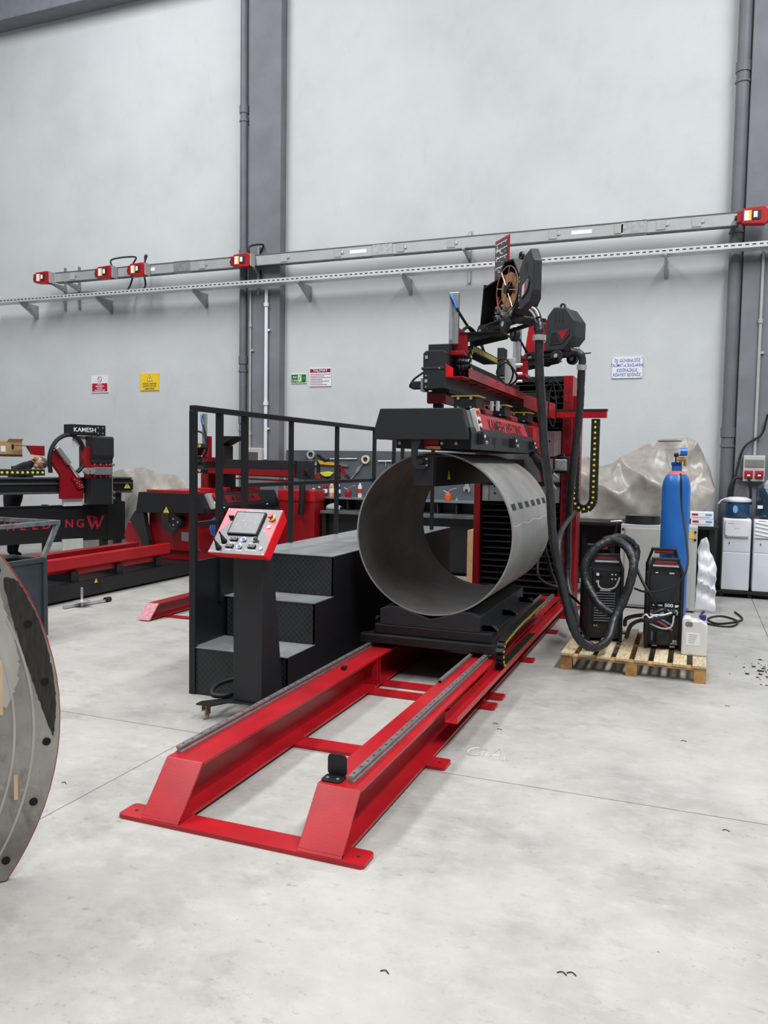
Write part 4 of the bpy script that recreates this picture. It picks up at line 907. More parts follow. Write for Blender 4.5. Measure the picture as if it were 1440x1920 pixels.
def welder(loc, rz, lab, front):
    t = thing('welding_power_source', lab, 'welder', loc, rz)
    W, D, H = .3, .56, .70
    B('chassis', (-W/2+.02, W/2-.02, .02, D, .03, H), PLAST, t, .006, local=True)
    for sx_ in (-1, 1):
        x = sx_*(W/2-.012)
        q = MB()
        q.bar((x, .02, 0), (x, .02, H-.04), .028, .035, (0, 1, 0)); q.bar((x, .02, H-.05), (x-sx_*.045, .02, H+.075), .024, .03, (0, 1, 0))
        q.bar((x, D-.01, 0), (x, D-.01, H-.02), .028, .03, (0, 1, 0)); q.bar((x, D-.01, H-.03), (x-sx_*.045, D-.03, H+.11), .024, .028, (0, 1, 0))
        q.box(x-.014, x+.014, .0, D, 0, .03)
        q.build('side_frame', BLK, t, local=True, bevel=.005)
    B('carry_handle', (-W/2+.035, W/2-.035, .005, .04, H+.055, H+.083), BLK2, t, .008, local=True)
    B('red_grip', (-W/2+.06, W/2-.06, .0, .02, H+.028, H+.055), mat('grip_red', (120, 20, 28), .5), t, .004, local=True)
    B('chrome_bar', (-W/2+.045, W/2-.045, .0, .012, H+.006, H+.02), STEEL, t, .003, local=True)
    B('carry_handle', (-W/2+.04, W/2-.04, D-.05, D-.02, H+.09, H+.118), BLK2, t, .008, local=True)
    B('red_grip', (-W/2+.07, W/2-.07, D-.055, D-.03, H+.066, H+.09), mat('grip_red', (120, 20, 28), .5), t, .004, local=True)
    if front == 'rear':
        for k in range(12): B('louvre', (-W/2+.05, W/2-.07, -.006+.0, .02, .43-k*.022, .438-k*.022), mat('louvre_grey', (130, 134, 138), .4, .4), t, .001, local=True)
        B('louvre_frame', (-W/2+.035, W/2-.055, .012, .021, .165, .45), BLKD, t, local=True)
        B('socket_panel', (-W/2+.035, W/2-.04, .008, .02, .47, H-.08), BLKD, t, .004, local=True)
        B('upper_strip', (-W/2+.03, W/2-.03, .006, .02, H-.075, H-.03), BLK2, t, local=True)
        for x, z, mt_ in ((-.075, .6, WHITE), (-.075, .535, STEEL), (-.045, .6, BLKD)): MB().cyl((x, .01, z), (x, -.008, z), .014, 12).build('socket', mt_, t, local=True)
        for x in (.05, .08):
            for z in (.6, .56): B('pictogram', (x-.006, x+.006, .007, .0085, z-.006, z+.006), PRINTW, t, local=True)
        B('rating_plate', (-.05, .04, .006, .012, .452, .466), GREYP, t, local=True)
        for x in (-.09, -.07): MB().cyl((x, .02, .145), (x, .005, .145), .009, 10).build('coolant_port', BRASS, t, local=True)
        MB().tube([(-.075, -.01, .535), (-.06, -.03, .49), (.0, -.05, .475), (.07, -.05, .5), (.11, -.02, .58)], .008, 8).build('signal_lead', GREYP, t, local=True, smooth=True)
    else:
        B('front_panel', (-W/2+.03, W/2-.03, .008, .02, .4, H-.06), BLK2, t, .003, local=True)
        B('upper_strip', (-W/2+.03, W/2-.03, .006, .02, H-.06, H-.03), BLKD, t, local=True)
        B('maker_label', (.03, .07, .005, .007, H-.052, H-.04), OFFW, t, local=True); B('maker_label', (-.08, -.06, .005, .007, H-.05, H-.042), PRINTW, t, local=True)
        B('terminal_panel', (-W/2+.03, W/2-.03, .004, .02, .29, .355), BLKD, t, .003, local=True)
        B('main_switch', (-.115, -.088, -.006, .005, .305, .335), mat('switch_red', (170, 60, 66), .4), t, .003, local=True)
        for x in (-.02, .03, .09): MB().cyl((x, .005, .325), (x, -.03, .325), .02, 14).build('cable_socket', GREYP, t, local=True, smooth=True)
        B('tank_recess', (-.11, .03, .004, .02, .05, .17), BLKD, t, .003, local=True); B('filler_funnel', (-.06, .05, -.03, .02, .05, .16), PLAST, t, .015, local=True)
        B('level_gauge', (-.1, -.085, .0, .006, .07, .15), mat('gauge_grey', (100, 104, 106), .3), t, local=True); B('lower_panel', (-W/2+.03, W/2-.03, .01, .02, .04, .28), BLK, t, local=True)
        M4 = pmat(t)
        def tl(s, size, x, z, sx=1.0): text(s, size, M4 @ Vector((x, .0055, z)), M4.to_3x3() @ Vector((1, 0, 0)), (0, 0, 1), PRINTW, t, ext=.0006, sx=sx, bold=.0015)
        tl('500', .04, .035, .378, 1.15); tl('SP', .026, .098, .375, 1.2); tl('SPEEDTEC', .014, -.055, .376, 1.2); tl('60', .03, .09, .075, 1.2); tl('COOL ARC', .01, .085, .055)
    for x in (-.1, .1): B('rear_fan_grille', (x-.04, x+.04, D-.001, D+.004, .2, .28), BLKD, t, local=True)
    return t
w1 = welder((-.685, 7.2, .141), math.radians(14), 'black welder with louvred end and hose looped over it, left on the pallet', 'rear')
w2 = welder((-.195, 7.12, .141), math.radians(4), 'black welder marked 500 with cables plugged into its front, right on the pallet', 'front')
def cable(pts, r, mt_, lab, name='cable'): return tag(MB().tube(pts, r, 8).build(name, mt_, None, smooth=True), lab, 'cable')
cable([(-0.46, 7.22, 0.86), (-0.38, 7.1, 0.72), (-0.3, 7.03, 0.60), (-0.225, 7.06, 0.475)], .013, BLKD, 'black cable running down into the front of the right-hand welder')
cable([(-0.17, 7.08, .465), (-0.19, 7.0, 0.50), (-0.22, 6.97, 0.5), (-0.3, 6.97, 0.46), (-0.41, 7.03, 0.43), (-0.5, 7.12, 0.38), (-.52, 7.25, .3)], .017, HOSE, 'thick black welding lead from the middle socket of the right-hand welder')
cable([(-0.11, 7.08, .465), (-0.13, 6.98, 0.5), (-0.17, 6.94, 0.47), (-0.28, 6.93, 0.42), (-0.38, 6.98, 0.4), (-0.46, 7.08, 0.33), (-.5, 7.2, .2)], .017, HOSE, 'thick black welding lead from the right socket of the right-hand welder')
cable([(-0.3, 6.93, 0.47), (-0.21, 6.95, 0.43), (-0.13, 7.09, 0.36)], .009, mat('pale_blue_tube', (140, 176, 216), .4), 'pale blue coolant tube on the front of the right-hand welder')
cable([(-0.3, 6.93, 0.45), (-0.21, 6.95, 0.40), (-0.13, 7.09, 0.32)], .009, mat('red_tube', (200, 90, 90), .4), 'red coolant tube on the front of the right-hand welder')
tag(MB().tube([(-.36, 6.95, .44), (-.33, 6.9, .47), (-.3, 6.9, .445), (-.26, 6.9, .47), (-.2, 6.9, .475), (-.13, 6.9, .5)], .007, 6).build('cable_tie', WHITE, None, smooth=True), 'twisted white tie around the cables of the right-hand welder', 'cable tie')
cable([(-0.12, 7.08, 0.42), (-0.115, 6.96, 0.46), (-0.13, 6.92, 0.38), (-0.2, 6.92, 0.36), (-0.3, 6.94, 0.39)], .007, GREYP, 'thin grey lead looping in front of the right-hand welder')
cable([(-0.112, 7.42, 1.63), (-0.105, 7.36, 1.58), (-0.09, 7.33, 1.35), (-0.03, 7.1, 1.0), (-0.035, 6.98, 0.84), (-0.11, 6.98, 0.72), (-0.22, 7.0, 0.66), (-0.35, 7.02, 0.64), (-0.44, 7.1, 0.65)], .009, BLKD, 'thin black gas hose from the cylinder across the right-hand welder')

gc = thing('gas_cylinder', 'tall blue gas cylinder with red shoulder behind the right-hand welder', 'gas cylinder', (-.15, 7.79, .14))
cx, cyy = -.15, 7.79
MB().lathe([(.105, .142), (.122, .16), (.124, .2), (.124, 1.5), (.118, 1.55), (.1, 1.6), (.08, 1.625)], (cx, cyy, 0), 32).build('body', BLUE, gc, smooth=True)
MB().lathe([(.0815, 1.624), (.06, 1.645), (.045, 1.655)], (cx, cyy, 0), 28).build('red_shoulder', mat('shoulder_red', (206, 96, 84), .4), gc, smooth=True)
MB().lathe([(.045, 1.65), (.045, 1.7)], (cx, cyy, 0), 20).build('neck_ring', BLUE, gc, smooth=True)
B('valve_block', (cx-.05, cx+.04, cyy-.02, cyy+.02, 1.7, 1.735), mat('valve_blue', (20, 70, 130), .4), gc, .006)
rg = MB().cyl((cx+.0, cyy-.03, 1.76), (cx+.07, cyy-.03, 1.76), .02, 12).cyl((cx+.03, cyy-.03, 1.73), (cx+.03, cyy-.03, 1.765), .012, 10).cyl((cx+.065, cyy-.03, 1.76), (cx+.065, cyy-.03, 1.7), .011, 10).build('regulator', BRASS, gc, smooth=True)
MB().cyl((cx+.015, cyy-.05, 1.825), (cx+.075, cyy-.03, 1.825), .036, 20).build('pressure_gauge', BLUE, rg, smooth=True)
MB().cyl((cx+.012, cyy-.051, 1.825), (cx+.0165, cyy-.0495, 1.825), .031, 20).build('gauge_dial', PRINTW, rg)
MB().cyl((cx-.03, cyy-.03, 1.8), (cx+.01, cyy-.03, 1.8), .018, 10).cyl((cx-.012, cyy-.03, 1.79), (cx-.012, cyy-.03, 1.735), .007, 8).build('gauge_stem', BLKD, rg)

jc = thing('jerrycan', 'white plastic jerrycan with blue cap on the pallet corner', 'jerrycan', (.05, 7.06, .14)); jc.scale = (1.08, 1.1, 1.17)
j = [(-.085, 0), (.085, 0), (.092, .01), (.092, .2), (.085, .225), (.05, .255), (.03, .255), (.02, .25), (-.02, .25), (-.035, .268), (-.075, .268), (-.092, .25), (-.092, .01)]
body = MB().prism(j, 'y', -.065, .065).build('body', JERRY, jc, local=True, bevel=.016, seg=3)
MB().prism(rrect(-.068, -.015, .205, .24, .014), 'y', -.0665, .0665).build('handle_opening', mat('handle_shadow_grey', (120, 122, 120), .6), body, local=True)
MB().cyl((.055, 0, .25), (.055, 0, .285), .024, 16).build('cap', mat('cap_blue', (36, 44, 130), .4), jc, local=True, smooth=True)
q = B('paper_label', (-.06, .04, -.0665, -.065, .075, .165), PRINTW, jc, local=True)
m = MB()
for k in range(5): m.box(-.04, .02-.004*k, -.0672, -.0664, .148-k*.014, .152-k*.014)
m.build('label_print', GREYP, q, local=True)

# cabinet, bench and things behind the pallet
cab = thing('electrical_cabinet', 'grey sheet-metal electrical cabinet behind the gas cylinder', 'cabinet', (-.37, 10.05, 0))
B('body', (-.79, .06, 9.87, 10.3, .02, 1.0), OFFW, cab, .006)
B('door', (-.74, .0, 9.85, 9.87, .05, .96), mat('door_grey', (176, 178, 173), .45, var=.03), cab, .006)
B('yellow_label', (-.06, .02, 9.848, 9.851, .87, .94), YELS, cab)
for x in (-.765, .035):
    for z in (.94, .85): MB().cyl((x, 9.87, z), (x, 9.862, z), .014, 10).build('hinge_bolt', BLKD, cab)
B('plinth', (-.77, .04, 9.89, 10.28, 0, .02), BLKD, cab)
MB().tube([(-.86, 10.05, .45), (-.88, 10.0, .75), (-.84, 10.0, .98), (-.79, 10.05, 1.02)], .013, 8).build('supply_cable', BLKD, cab, smooth=True)
tb = thing('work_table', 'dark steel table carrying the tarpaulin heap along the back wall', 'table', (-.55, 11.2, 0))
B('table_top', (-1.6, .3, 10.45, 11.75, .93, .97), BLK, tb, .004)
for x in (-1.55, .2):
    for y in (10.5, 11.65): B('leg', (x, x+.06, y, y+.06, 0, .93), BLK, tb)
B('lower_shelf', (-1.55, .25, 10.6, 11.7, .22, .25), BLK, tb)
B('back_panel', (-1.55, .25, 11.68, 11.7, .25, .93), BLK, tb)
wsb = thing('wire_coil_pack', 'black coil of wire in film lying on the cabinet top', 'wire coil', (-.56, 10.1, 1.001))
MB().ring((-.56, 10.08, 1.05), 'z', .2, .09, .09, 32).build('coil', BLKD, wsb, smooth=True)
B('carton', (-.77, -.36, 10.02, 10.29, 1.002, 1.012), BLK2, wsb); B('film_wrap', (-.72, -.4, 9.9, 10.25, 1.098, 1.105), mat('dark_film', (70, 72, 74), .2), wsb)
MB().tube([(-.92, 9.95, 1.02), (-.8, 9.97, 1.03), (-.79, 10.0, 1.02)], .012, 8).build('pipe_end', STEEL, wsb, smooth=True)
for k, (x0, x1, z0, dx) in enumerate(((-.02, .24, .97, 0), (-.03, .235, 1.055, .005))):
    t = thing('electrode_box', ('lower' if k == 0 else 'upper')+' white electrode carton of the pair on the table end', 'box', ((x0+x1)/2, 10.6, z0))
    b = B('carton', (x0, x1, 10.46, 10.8, z0+.001, z0+.083), WHITE, t, .003)
    B('red_print', (x0+.02, x0+.09, 10.458, 10.46, z0+.045, z0+.07), SIGNR, b); B('blue_print', (x1-.09, x1-.02, 10.458, 10.46, z0+.045, z0+.07), mat('print_sky_blue', (90, 160, 214), .5), b); B('grey_print', (x0+.02, x1-.04, 10.458, 10.46, z0+.02, z0+.03), GREYP, b)
t = thing('electrode_box', 'white electrode carton partly hidden behind the gas cylinder', 'box', (-.12, 10.62, 1.055)); B('carton', (-.25, -.035, 10.5, 10.78, .971, 1.13), WHITE, t, .003)
# crumpled sack
def crumple(pts_front, y0, depth, name, m, lab, cat, seed, nx=44, nz=26, amp=.05, freq=1.0):
    """draped cover: outline (x -> top z) over a table, front face bulging with creases"""
    rn = random.Random(seed); xs_ = [p[0] for p in pts_front]
    def top(x):
        for i in range(len(pts_front)-1):
            a, b = pts_front[i], pts_front[i+1]
            if a[0] <= x <= b[0]: t = (x-a[0])/(b[0]-a[0]); return a[1]+(b[1]-a[1])*t, a[2]+(b[2]-a[2])*t
        return pts_front[-1][1], pts_front[-1][2]
    def fold(u, v):
        u *= freq; v *= freq
        a1 = noise.noise(Vector((u*.8+v*1.5+seed, v*.5-u*.5, seed*1.7)))
        a2 = noise.noise(Vector((u*2.4-v*1.5, v*.9+u*.6+seed, 3.1)))
        a3 = noise.noise(Vector((u*5.5+v*4, v*2.0-u*1.5, seed+.5)))
        q = lambda t, e: math.sqrt(t*t+e)
        return amp*((.45-1.5*q(a1, .0012))*1.0+(.3-q(a2, .002))*.5+(.25-q(a3, .004))*.16)
    vs, fs = [], []
    for i in range(nx+1):
        x = xs_[0]+(xs_[-1]-xs_[0])*i/nx; zt, zb = top(x)
        for j in range(nz+1):
            v = j/nz                                   # 0 front bottom, ~.65 top edge, 1 back bottom
            if v < .6: a = v/.6; z = zb+(zt-zb)*a**.9; y = y0+depth*.42*a**2.2
            else: a = (v-.6)/.4; z = zt-(zt-zb)*.55*a**1.6; y = y0+depth*(.42+.58*a)
            f = fold(x, z); edge = min(1, 4*v)
            vs.append((x+f*.25, y-f*edge*1.0, max(zb+.004*rn.random(), z+f*.4*edge)))
    for i in range(nx):
        for j in range(nz):
            a = i*(nz+1)+j; fs.append((a, a+nz+1, a+nz+2, a+1))
    o = MB().add(vs, fs).build(name, m, None, smooth=True)
    s = o.modifiers.new('thickness', 'SOLIDIFY'); s.thickness = .004
    return tag(o, lab, cat)
crumple([(-1.52, 1.72, .975), (-1.38, 1.78, .975), (-1.2, 1.66, .975), (-1.04, 1.7, .975), (-.84, 1.84, .975), (-.64, 1.98, .975), (-.47, 2.05, .975), (-.1, 2.07, .975), (.0, 2.0, 1.0), (.1, 1.86, 1.1), (.2, 1.64, 1.24), (.235, 1.48, 1.36)], 10.83, .85, 'tarpaulin_heap', TARP, 'large grey-brown tarpaulin draped over a heap beside the blue cylinder', 'tarpaulin', 11, 110, 70, .2)
crumple([(.07, .72, .0), (.1, .84, .0), (.15, .86, .0), (.2, .72, .0), (.24, .62, .0), (.28, .5, .0)], 9.95, .3, 'white_sack', WHITE, 'crumpled white sack against the right side of the cabinet', 'sack', 5, 30, 40, .1, 4.5)
tag(MB().tube([(.2, 10.2, .012), (.12, 9.6, .012), (.2, 9.2, .012), (.42, 9.15, .012), (.5, 9.5, .012), (.34, 9.75, .012), (.2, 9.5, .012), (.3, 9.25, .012), (.55, 9.6, .012), (.5, 10.1, .012)], .011, 6).build('floor_cable', BLKD, None, smooth=True), 'black cable coiled on the floor near the water dispensers', 'cable')

tag(MB().bar((-.45, 11.03, 2.015), (-.17, 11.03, 2.02), .03, .012).build('batten', BLKD, None, bevel=.002), 'short black batten lying on top of the large tarpaulin heap', 'batten')
# water dispensers and socket box
std = thing('dispenser_stand', 'low black stand under the two water dispensers', 'stand', (.75, 11.45, 0))
B('stand_top', (.33, 1.1, 11.26, 11.64, .06, .09), BLK, std, .003)
for x in (.36, .7, 1.02): B('foot', (x, x+.05, 11.3, 11.6, 0, .06), BLK, std)
def dispenser(x0, x1, lab, style):
    t = thing('water_dispenser', lab, 'water dispenser', ((x0+x1)/2, 11.45, .09)); xc = (x0+x1)/2; w = x1-x0
    b = B('body', (x0, x1, 11.3, 11.62, .091, 1.03), WHITE, t, .018)
    B('lower_door', (x0+.006, x1-.006, 11.292, 11.3, .1, .585), mat('dispenser_door', (214, 220, 228), .35, var=.015), b, .004)
    B('recess_panel', (x0+.01, x1-.01, 11.294, 11.3, .6, .78), mat('dispenser_recess', (206, 212, 222), .35, var=.015), b, .004)
    MB().cyl((x0+w*.25, 11.294, .72), (x0+w*.25, 11.286, .7), .006, 8).build('tap_mark', BLKD, b)
    if style == 0:
        q = MB().prism(rrect(x0+.025, x1-.025, .8, 1.015, .035), 'y', 11.272, 11.3).build('front_panel', WHITE, b, bevel=.006)
        B('drip_edge', (x0+.03, x1-.03, 11.275, 11.3, .785, .797), GREYP, q, .004)
        for k in range(3): B('indicator', (xc-.025+k*.022, xc-.013+k*.022, 11.2705, 11.2725, .9, .91), GREYP, q)
        B('badge', (x0+.06, x0+.13, 11.2705, 11.2725, .965, .972), GREYP, q)
        bt = MB().lathe([(.11, 1.03), (.145, 1.05), (.15, 1.07), (.15, 1.24), (.145, 1.25)], (xc, 11.46, 0), 28).build('water_tank', WBLUE, t, smooth=True)
        MB().lathe([(.165, 1.245), (.17, 1.262), (.165, 1.28), (.1, 1.305), (.0, 1.31)], (xc, 11.46, 0), 28).build('tank_lid', WHITE, t, smooth=True)
        MB().prism([(xc-.03+.03*math.cos(a*.5236), 1.15+.05*math.sin(a*.5236)) for a in range(12)], 'y', 11.306, 11.312).build('oval_sticker', mat('sticker_sky', (120, 180, 216), .4), bt)
        MB().tube([(xc-.14, 11.4, 1.29), (xc-.2, 11.36, 1.26), (xc-.22, 11.35, 1.235)], .008, 6).cyl((xc-.222, 11.35, 1.235), (xc-.232, 11.35, 1.215), .012, 8).build('hose_end', WHITE, t, smooth=True)
    else:
        for k in range(4):
            z = 1.0-k*.05; MB().prism([(x0+.01, z), (x0+w*.5, z-.03), (x1-.01, z), (x1-.01, z-.012), (x0+w*.5, z-.042), (x0+.01, z-.012)], 'y', 11.286, 11.3).build('wave_ridge', WHITE, b, bevel=.003)
        B('drip_edge', (x0+.01, x1-.01, 11.28, 11.3, .785, .797), GREYP, b, .004)
        B('badge', (x0+.05, x0+.13, 11.297, 11.3, 1.008, 1.016), GREYP, b)
        MB().lathe([(.07, 1.03), (.12, 1.05), (.15, 1.07), (.152, 1.18), (.145, 1.2), (.152, 1.22), (.152, 1.42), (.14, 1.455), (.1, 1.48), (.0, 1.485)], (xc, 11.46, 0), 28).build('water_bottle', WBLUE2, t, smooth=True)
        B('bottle_label', (x0+.03, x0+.09, 11.302, 11.312, 1.17, 1.21), PRINTW, t)
    return t
dispenser(.372, .71, 'white water dispenser with lidded blue tank beside the grey downpipe', 0)
dispenser(.742, 1.08, 'white water dispenser with upturned dark bottle at the right edge', 1)
tag(MB().sphere((.93, 11.36, 1.42), .11, 12, 9, (.9, .6, 1.3)).build('plastic_bag', CLEAR, None), 'clear plastic bag hung over the dark water bottle', 'plastic bag')
sb = thing('socket_box', 'grey wall socket box with two red sockets on the right-hand pillar', 'socket box', (.735, 11.75, 1.5))
B('case', (.605, .868, 11.7, 11.808, 1.51, 1.855), OFFW, sb, .01)
B('breaker_flap', (.62, .855, 11.69, 11.7, 1.7, 1.8), mat('flap_grey', (128, 128, 122), .3), sb, .008)
for x in (.672, .8):
    q = B('socket_base', (x-.052, x+.052, 11.688, 11.7, 1.545, 1.655), SIGNR, sb, .006)
    MB().cyl((x, 11.69, 1.6), (x, 11.66, 1.59), .046, 18).build('socket_lid', SIGNR, q, smooth=True); B('socket_label', (x-.018, x+.018, 11.655, 11.66, 1.58, 1.602), PRINTW, q)
MB().tube([(.87, 11.72, 2.4), (.82, 11.74, 2.15), (.7, 11.76, 2.05), (.6, 11.76, 1.95), (.55, 11.76, 1.75), (.5, 11.75, 1.45), (.48, 11.73, 1.2)], .014, 8).build('power_cable', BLKD, sb, smooth=True)
MB().tube([(.6, 11.76, 1.55), (.52, 11.75, 1.55), (.47, 11.74, 1.45), (.46, 11.72, 1.2)], .02, 8).build('power_cable', BLKD, sb, smooth=True)
MB().tube([(.672, 11.66, 1.55), (.7, 11.66, 1.42), (.71, 11.68, 1.2)], .016, 8).build('power_cable', BLKD, sb, smooth=True)
# debris on the floor
rn = random.Random(21); DEB = mat('debris_black', (30, 29, 28), .9)
dm = MB()
for k in range(170):
    x = .55+rn.gauss(.18, .13); y = 7.3+rn.gauss(0, .22); s = .003+rn.random()**2*.011
    n0 = len(dm.v); dm.box(x-s, x+s, y-s*.7, y+s*.7, .0005, .0005+s*.6)
    for i in range(n0, n0+8): dm.v[i] += Vector((rn.uniform(-s, s)*.5, rn.uniform(-s, s)*.5, 0))
tag(dm.build('floor_debris', DEB, None), 'scattered black crumbs and scraps on the floor right of the pallet', 'debris', kind='stuff')
dm = MB()
for px_, py_ in ((-.35, 2.62), (-.32, 2.63), (.2, 3.98), (-1.15, 5.05), (-1.1, 4.95), (.0, 5.2), (.28, 6.1), (-3.0, 3.2), (-.9, 2.4)):
    s = .008; dm.tube([(px_-s*2, py_, .002), (px_, py_+s, .004), (px_+s*2, py_-s*.5, .002)], .0018, 5, sub=3)
tag(dm.build('metal_shavings', DEB, None), 'thin dark metal shavings lying singly on the floor', 'debris', kind='stuff')
# chalk scribble beside the track
cm = MB()
for st in ([(-1.135, 4.58), (-1.17, 4.56), (-1.185, 4.5), (-1.17, 4.45), (-1.13, 4.44), (-1.1, 4.47)], [(-1.12, 4.45), (-1.125, 4.54), (-1.1, 4.56), (-1.075, 4.54), (-1.07, 4.46)],
           [(-1.05, 4.45), (-1.03, 4.56), (-1.02, 4.6), (-1.0, 4.55), (-.985, 4.45)], [(-1.04, 4.5), (-.995, 4.51)], [(-.975, 4.58), (-.965, 4.5), (-.95, 4.42)]):
    cm.tube([(x, y, .0006) for x, y in st], .0035, 4, sub=4, flat=.25)
tag(cm.build('chalk_mark', mat('floor_chalk', (206, 206, 202), .9), None), 'faint white chalk scribble on the floor right of the track', 'chalk mark')

# ------------------------------------------------------------------ workbench and tool board on the back wall
wb = thing('workbench', 'long dark workbench with grey tool board and pigeonhole shelf on the back wall', 'workbench', (-4.35, 11.65, 0))
BX0, BX1 = -6.4, -2.45
B('tool_board', (BX0, BX1, 11.955, 11.985, .93, 1.862), GBOARD, wb, .003)
B('worktop', (-5.46, BX1, 11.34, 11.95, .87, .915), mat('worn_worktop', (92, 96, 98), .45, .3, var=.25, scale=6), wb, .003)
B('front_panel', (-5.46, BX1, 11.5, 11.53, .05, .87), BLK, wb)
for x in (-5.46, -4.4, BX1-.07): B('leg', (x, x+.07, 11.4, 11.9, 0, .87), BLK, wb)
B('shelf_board', (BX0, BX1, 11.66, 11.955, 1.085, 1.115), mat('shelf_edge_grey', (104, 118, 124), .5), wb, .002)
for k in range(10): B('divider', (-5.45+k*.3, -5.435+k*.3, 11.68, 11.955, .916, 1.085), BLK2, wb)
cy11 = 11.945
def tool(name, mb, m, lab, cat): return tag(mb.build(name, m, None), lab, cat)
TY = 11.94
def flat(prof, y0=11.925, y1=11.953): return MB().prism(prof, 'y', y0, y1)
# grinder-like clamp, hammers, saw, pliers, wrenches, tapes
t = thing('angle_clamp', 'light metal clamp tool hanging top left on the tool board', 'tool', (-5.9, TY, 1.66))
MB().ring((-5.925, 11.93, 1.79), 'y', .07, .045, .04, 18).build('clamp_ring', GREYP, t); flat([(-5.96, 1.72), (-5.89, 1.72), (-5.87, 1.6), (-5.98, 1.6)]).build('clamp_body', ALU, t); flat([(-5.9, 1.66), (-5.8, 1.67), (-5.79, 1.62), (-5.9, 1.61)]).build('clamp_jaw', STEEL, t)
tool('hammer', flat([(-5.83, 1.79), (-5.79, 1.8), (-5.66, 1.71), (-5.6, 1.72), (-5.6, 1.68), (-5.68, 1.67), (-5.72, 1.7)]), BLK, 'black hand tool hanging beside the clamp on the tool board', 'tool')
tool('steel_rod', MB().cyl((-5.58, 11.94, 1.725), (-5.1, 11.94, 1.735), .01, 8), STEEL, 'thin steel rod hanging level at the top of the tool board', 'rod')
t = thing('hand_saw', 'yellow-handled saw frame hanging on the tool board', 'saw', (-5.6, TY, 1.45))
flat([(-5.8, 1.7), (-5.5, 1.665), (-5.5, 1.62), (-5.76, 1.635)]).build('yellow_handle', mat('saw_yellow', (206, 160, 40), .5), t)
flat([(-5.81, 1.69), (-5.77, 1.64), (-5.77, 1.48), (-5.81, 1.48)]).build('frame', BLK, t); flat([(-5.5, 1.655), (-5.25, 1.635), (-5.25, 1.6), (-5.5, 1.62)]).build('blade', DSTEEL, t)
t = thing('bolt_cutter', 'red-handled cutter hanging open on the tool board', 'tool', (-5.33, TY, 1.38))
flat([(-5.43, 1.62), (-5.38, 1.63), (-5.27, 1.46), (-5.3, 1.45)]).build('red_arm', RED_D, t); flat([(-5.44, 1.62), (-5.4, 1.62), (-5.4, 1.44), (-5.44, 1.44)]).build('red_arm', RED_D, t); flat([(-5.3, 1.46), (-5.26, 1.47), (-5.2, 1.38), (-5.24, 1.37)]).build('black_grip', BLKD, t); flat([(-5.44, 1.44), (-5.4, 1.44), (-5.4, 1.37), (-5.44, 1.37)]).build('black_grip', BLKD, t)
def tape(x, z, r, lab, m, y=11.93): return tag(MB().ring((x, y, z), 'y', r, r*.62, .045, 24).build('tape_roll', m, None, smooth=True), lab, 'tape roll')
CREAM = mat('tape_cream', (214, 204, 178), .5)
tape(-4.945, 1.725, .068, 'cream tape roll hanging on the tool board above the long wrench', CREAM)
tape(-5.92, 1.475, .06, 'white tape roll hanging low on the tool board at the boom end', WHITE)
t = thing('ring_wrench', 'long steel wrench hanging slantwise on the tool board', 'wrench', (-5.1, TY, 1.38))
MB().bar((-5.22, 11.94, 1.37), (-4.99, 11.94, 1.66), .012, .022, (0, 1, 0)).build('shank', STEEL, t); flat([(-5.13, 1.51), (-5.09, 1.5), (-5.03, 1.58), (-5.04, 1.62), (-5.08, 1.61)], 11.92).build('swivel_head', ALU, t)
tool('tee_key', MB().cyl((-4.73, 11.94, 1.7), (-4.5, 11.94, 1.705), .012, 8).cyl((-4.6, 11.94, 1.7), (-4.6, 11.94, 1.62), .008, 8), STEEL, 'steel tee key hanging behind the pipe on the tool board', 'tool')
t = thing('spanner', 'big open-ended steel spanner hanging on the tool board seen through the pipe', 'wrench', (-3.26, TY, 1.2))
flat([(-3.28, 1.42), (-3.235, 1.42), (-3.225, 1.34), (-3.2, 1.31), (-3.2, 1.27), (-3.225, 1.23), (-3.235, 1.275), (-3.255, 1.295), (-3.28, 1.285), (-3.29, 1.245), (-3.31, 1.28), (-3.305, 1.32), (-3.285, 1.345)]).build('jaw', STEEL, t)
t = thing('work_glove', 'yellow-green glove hanging by the saw on the tool board', 'glove', (-5.68, TY, 1.38))
flat([(-5.75, 1.5), (-5.6, 1.52), (-5.5, 1.5), (-5.56, 1.44), (-5.65, 1.43), (-5.72, 1.46)], 11.9).build('glove_body', mat('hi_vis_yellow', (206, 208, 70), .6), t, bevel=.01)
flat([(-5.82, 1.49), (-5.76, 1.5), (-5.72, 1.38), (-5.84, 1.37)], 11.9).build('red_cuff', mat('cuff_red', (130, 24, 30), .7), t, bevel=.01)
# bottles and oilers on the shelf
def bottle(x, r, h, m, lab, lbl=None, cap=WHITE, y=11.75):
    t = thing('spray_can', lab, 'can', (x, y, 1.115))
    MB().lathe([(r, 1.116), (r, 1.116+h*.78), (r*.85, 1.116+h*.84), (r*.45, 1.116+h*.87)], (x, y, 0), 16).build('can_body', m, t, smooth=True)
    MB().lathe([(r*.55, 1.116+h*.86), (r*.55, 1.116+h*.97), (r*.3, 1.116+h)], (x, y, 0), 12).build('cap', cap, t, smooth=True)
    if lbl: MB().lathe([(r*1.01, 1.116+h*.3), (r*1.012, 1.116+h*.31), (r*1.012, 1.116+h*.6), (r*1.01, 1.116+h*.61)], (x, y, 0), 16).build('label_band', lbl, t, smooth=True)
bottle(-5.68, .035, .16, BLK2, 'dark spray can on the shelf beside the red machine')
bottle(-5.57, .038, .2, mat('wine_red', (96, 16, 30), .4), 'wine-red spray can on the shelf', PRINTW, SIGNR)
bottle(-5.455, .04, .22, mat('can_orange', (222, 150, 60), .4), 'orange spray can with white label on the shelf', PRINTW)
bottle(-5.33, .033, .2, mat('can_navy', (36, 52, 86), .4), 'navy spray can behind the railing post on the shelf', PRINTW)
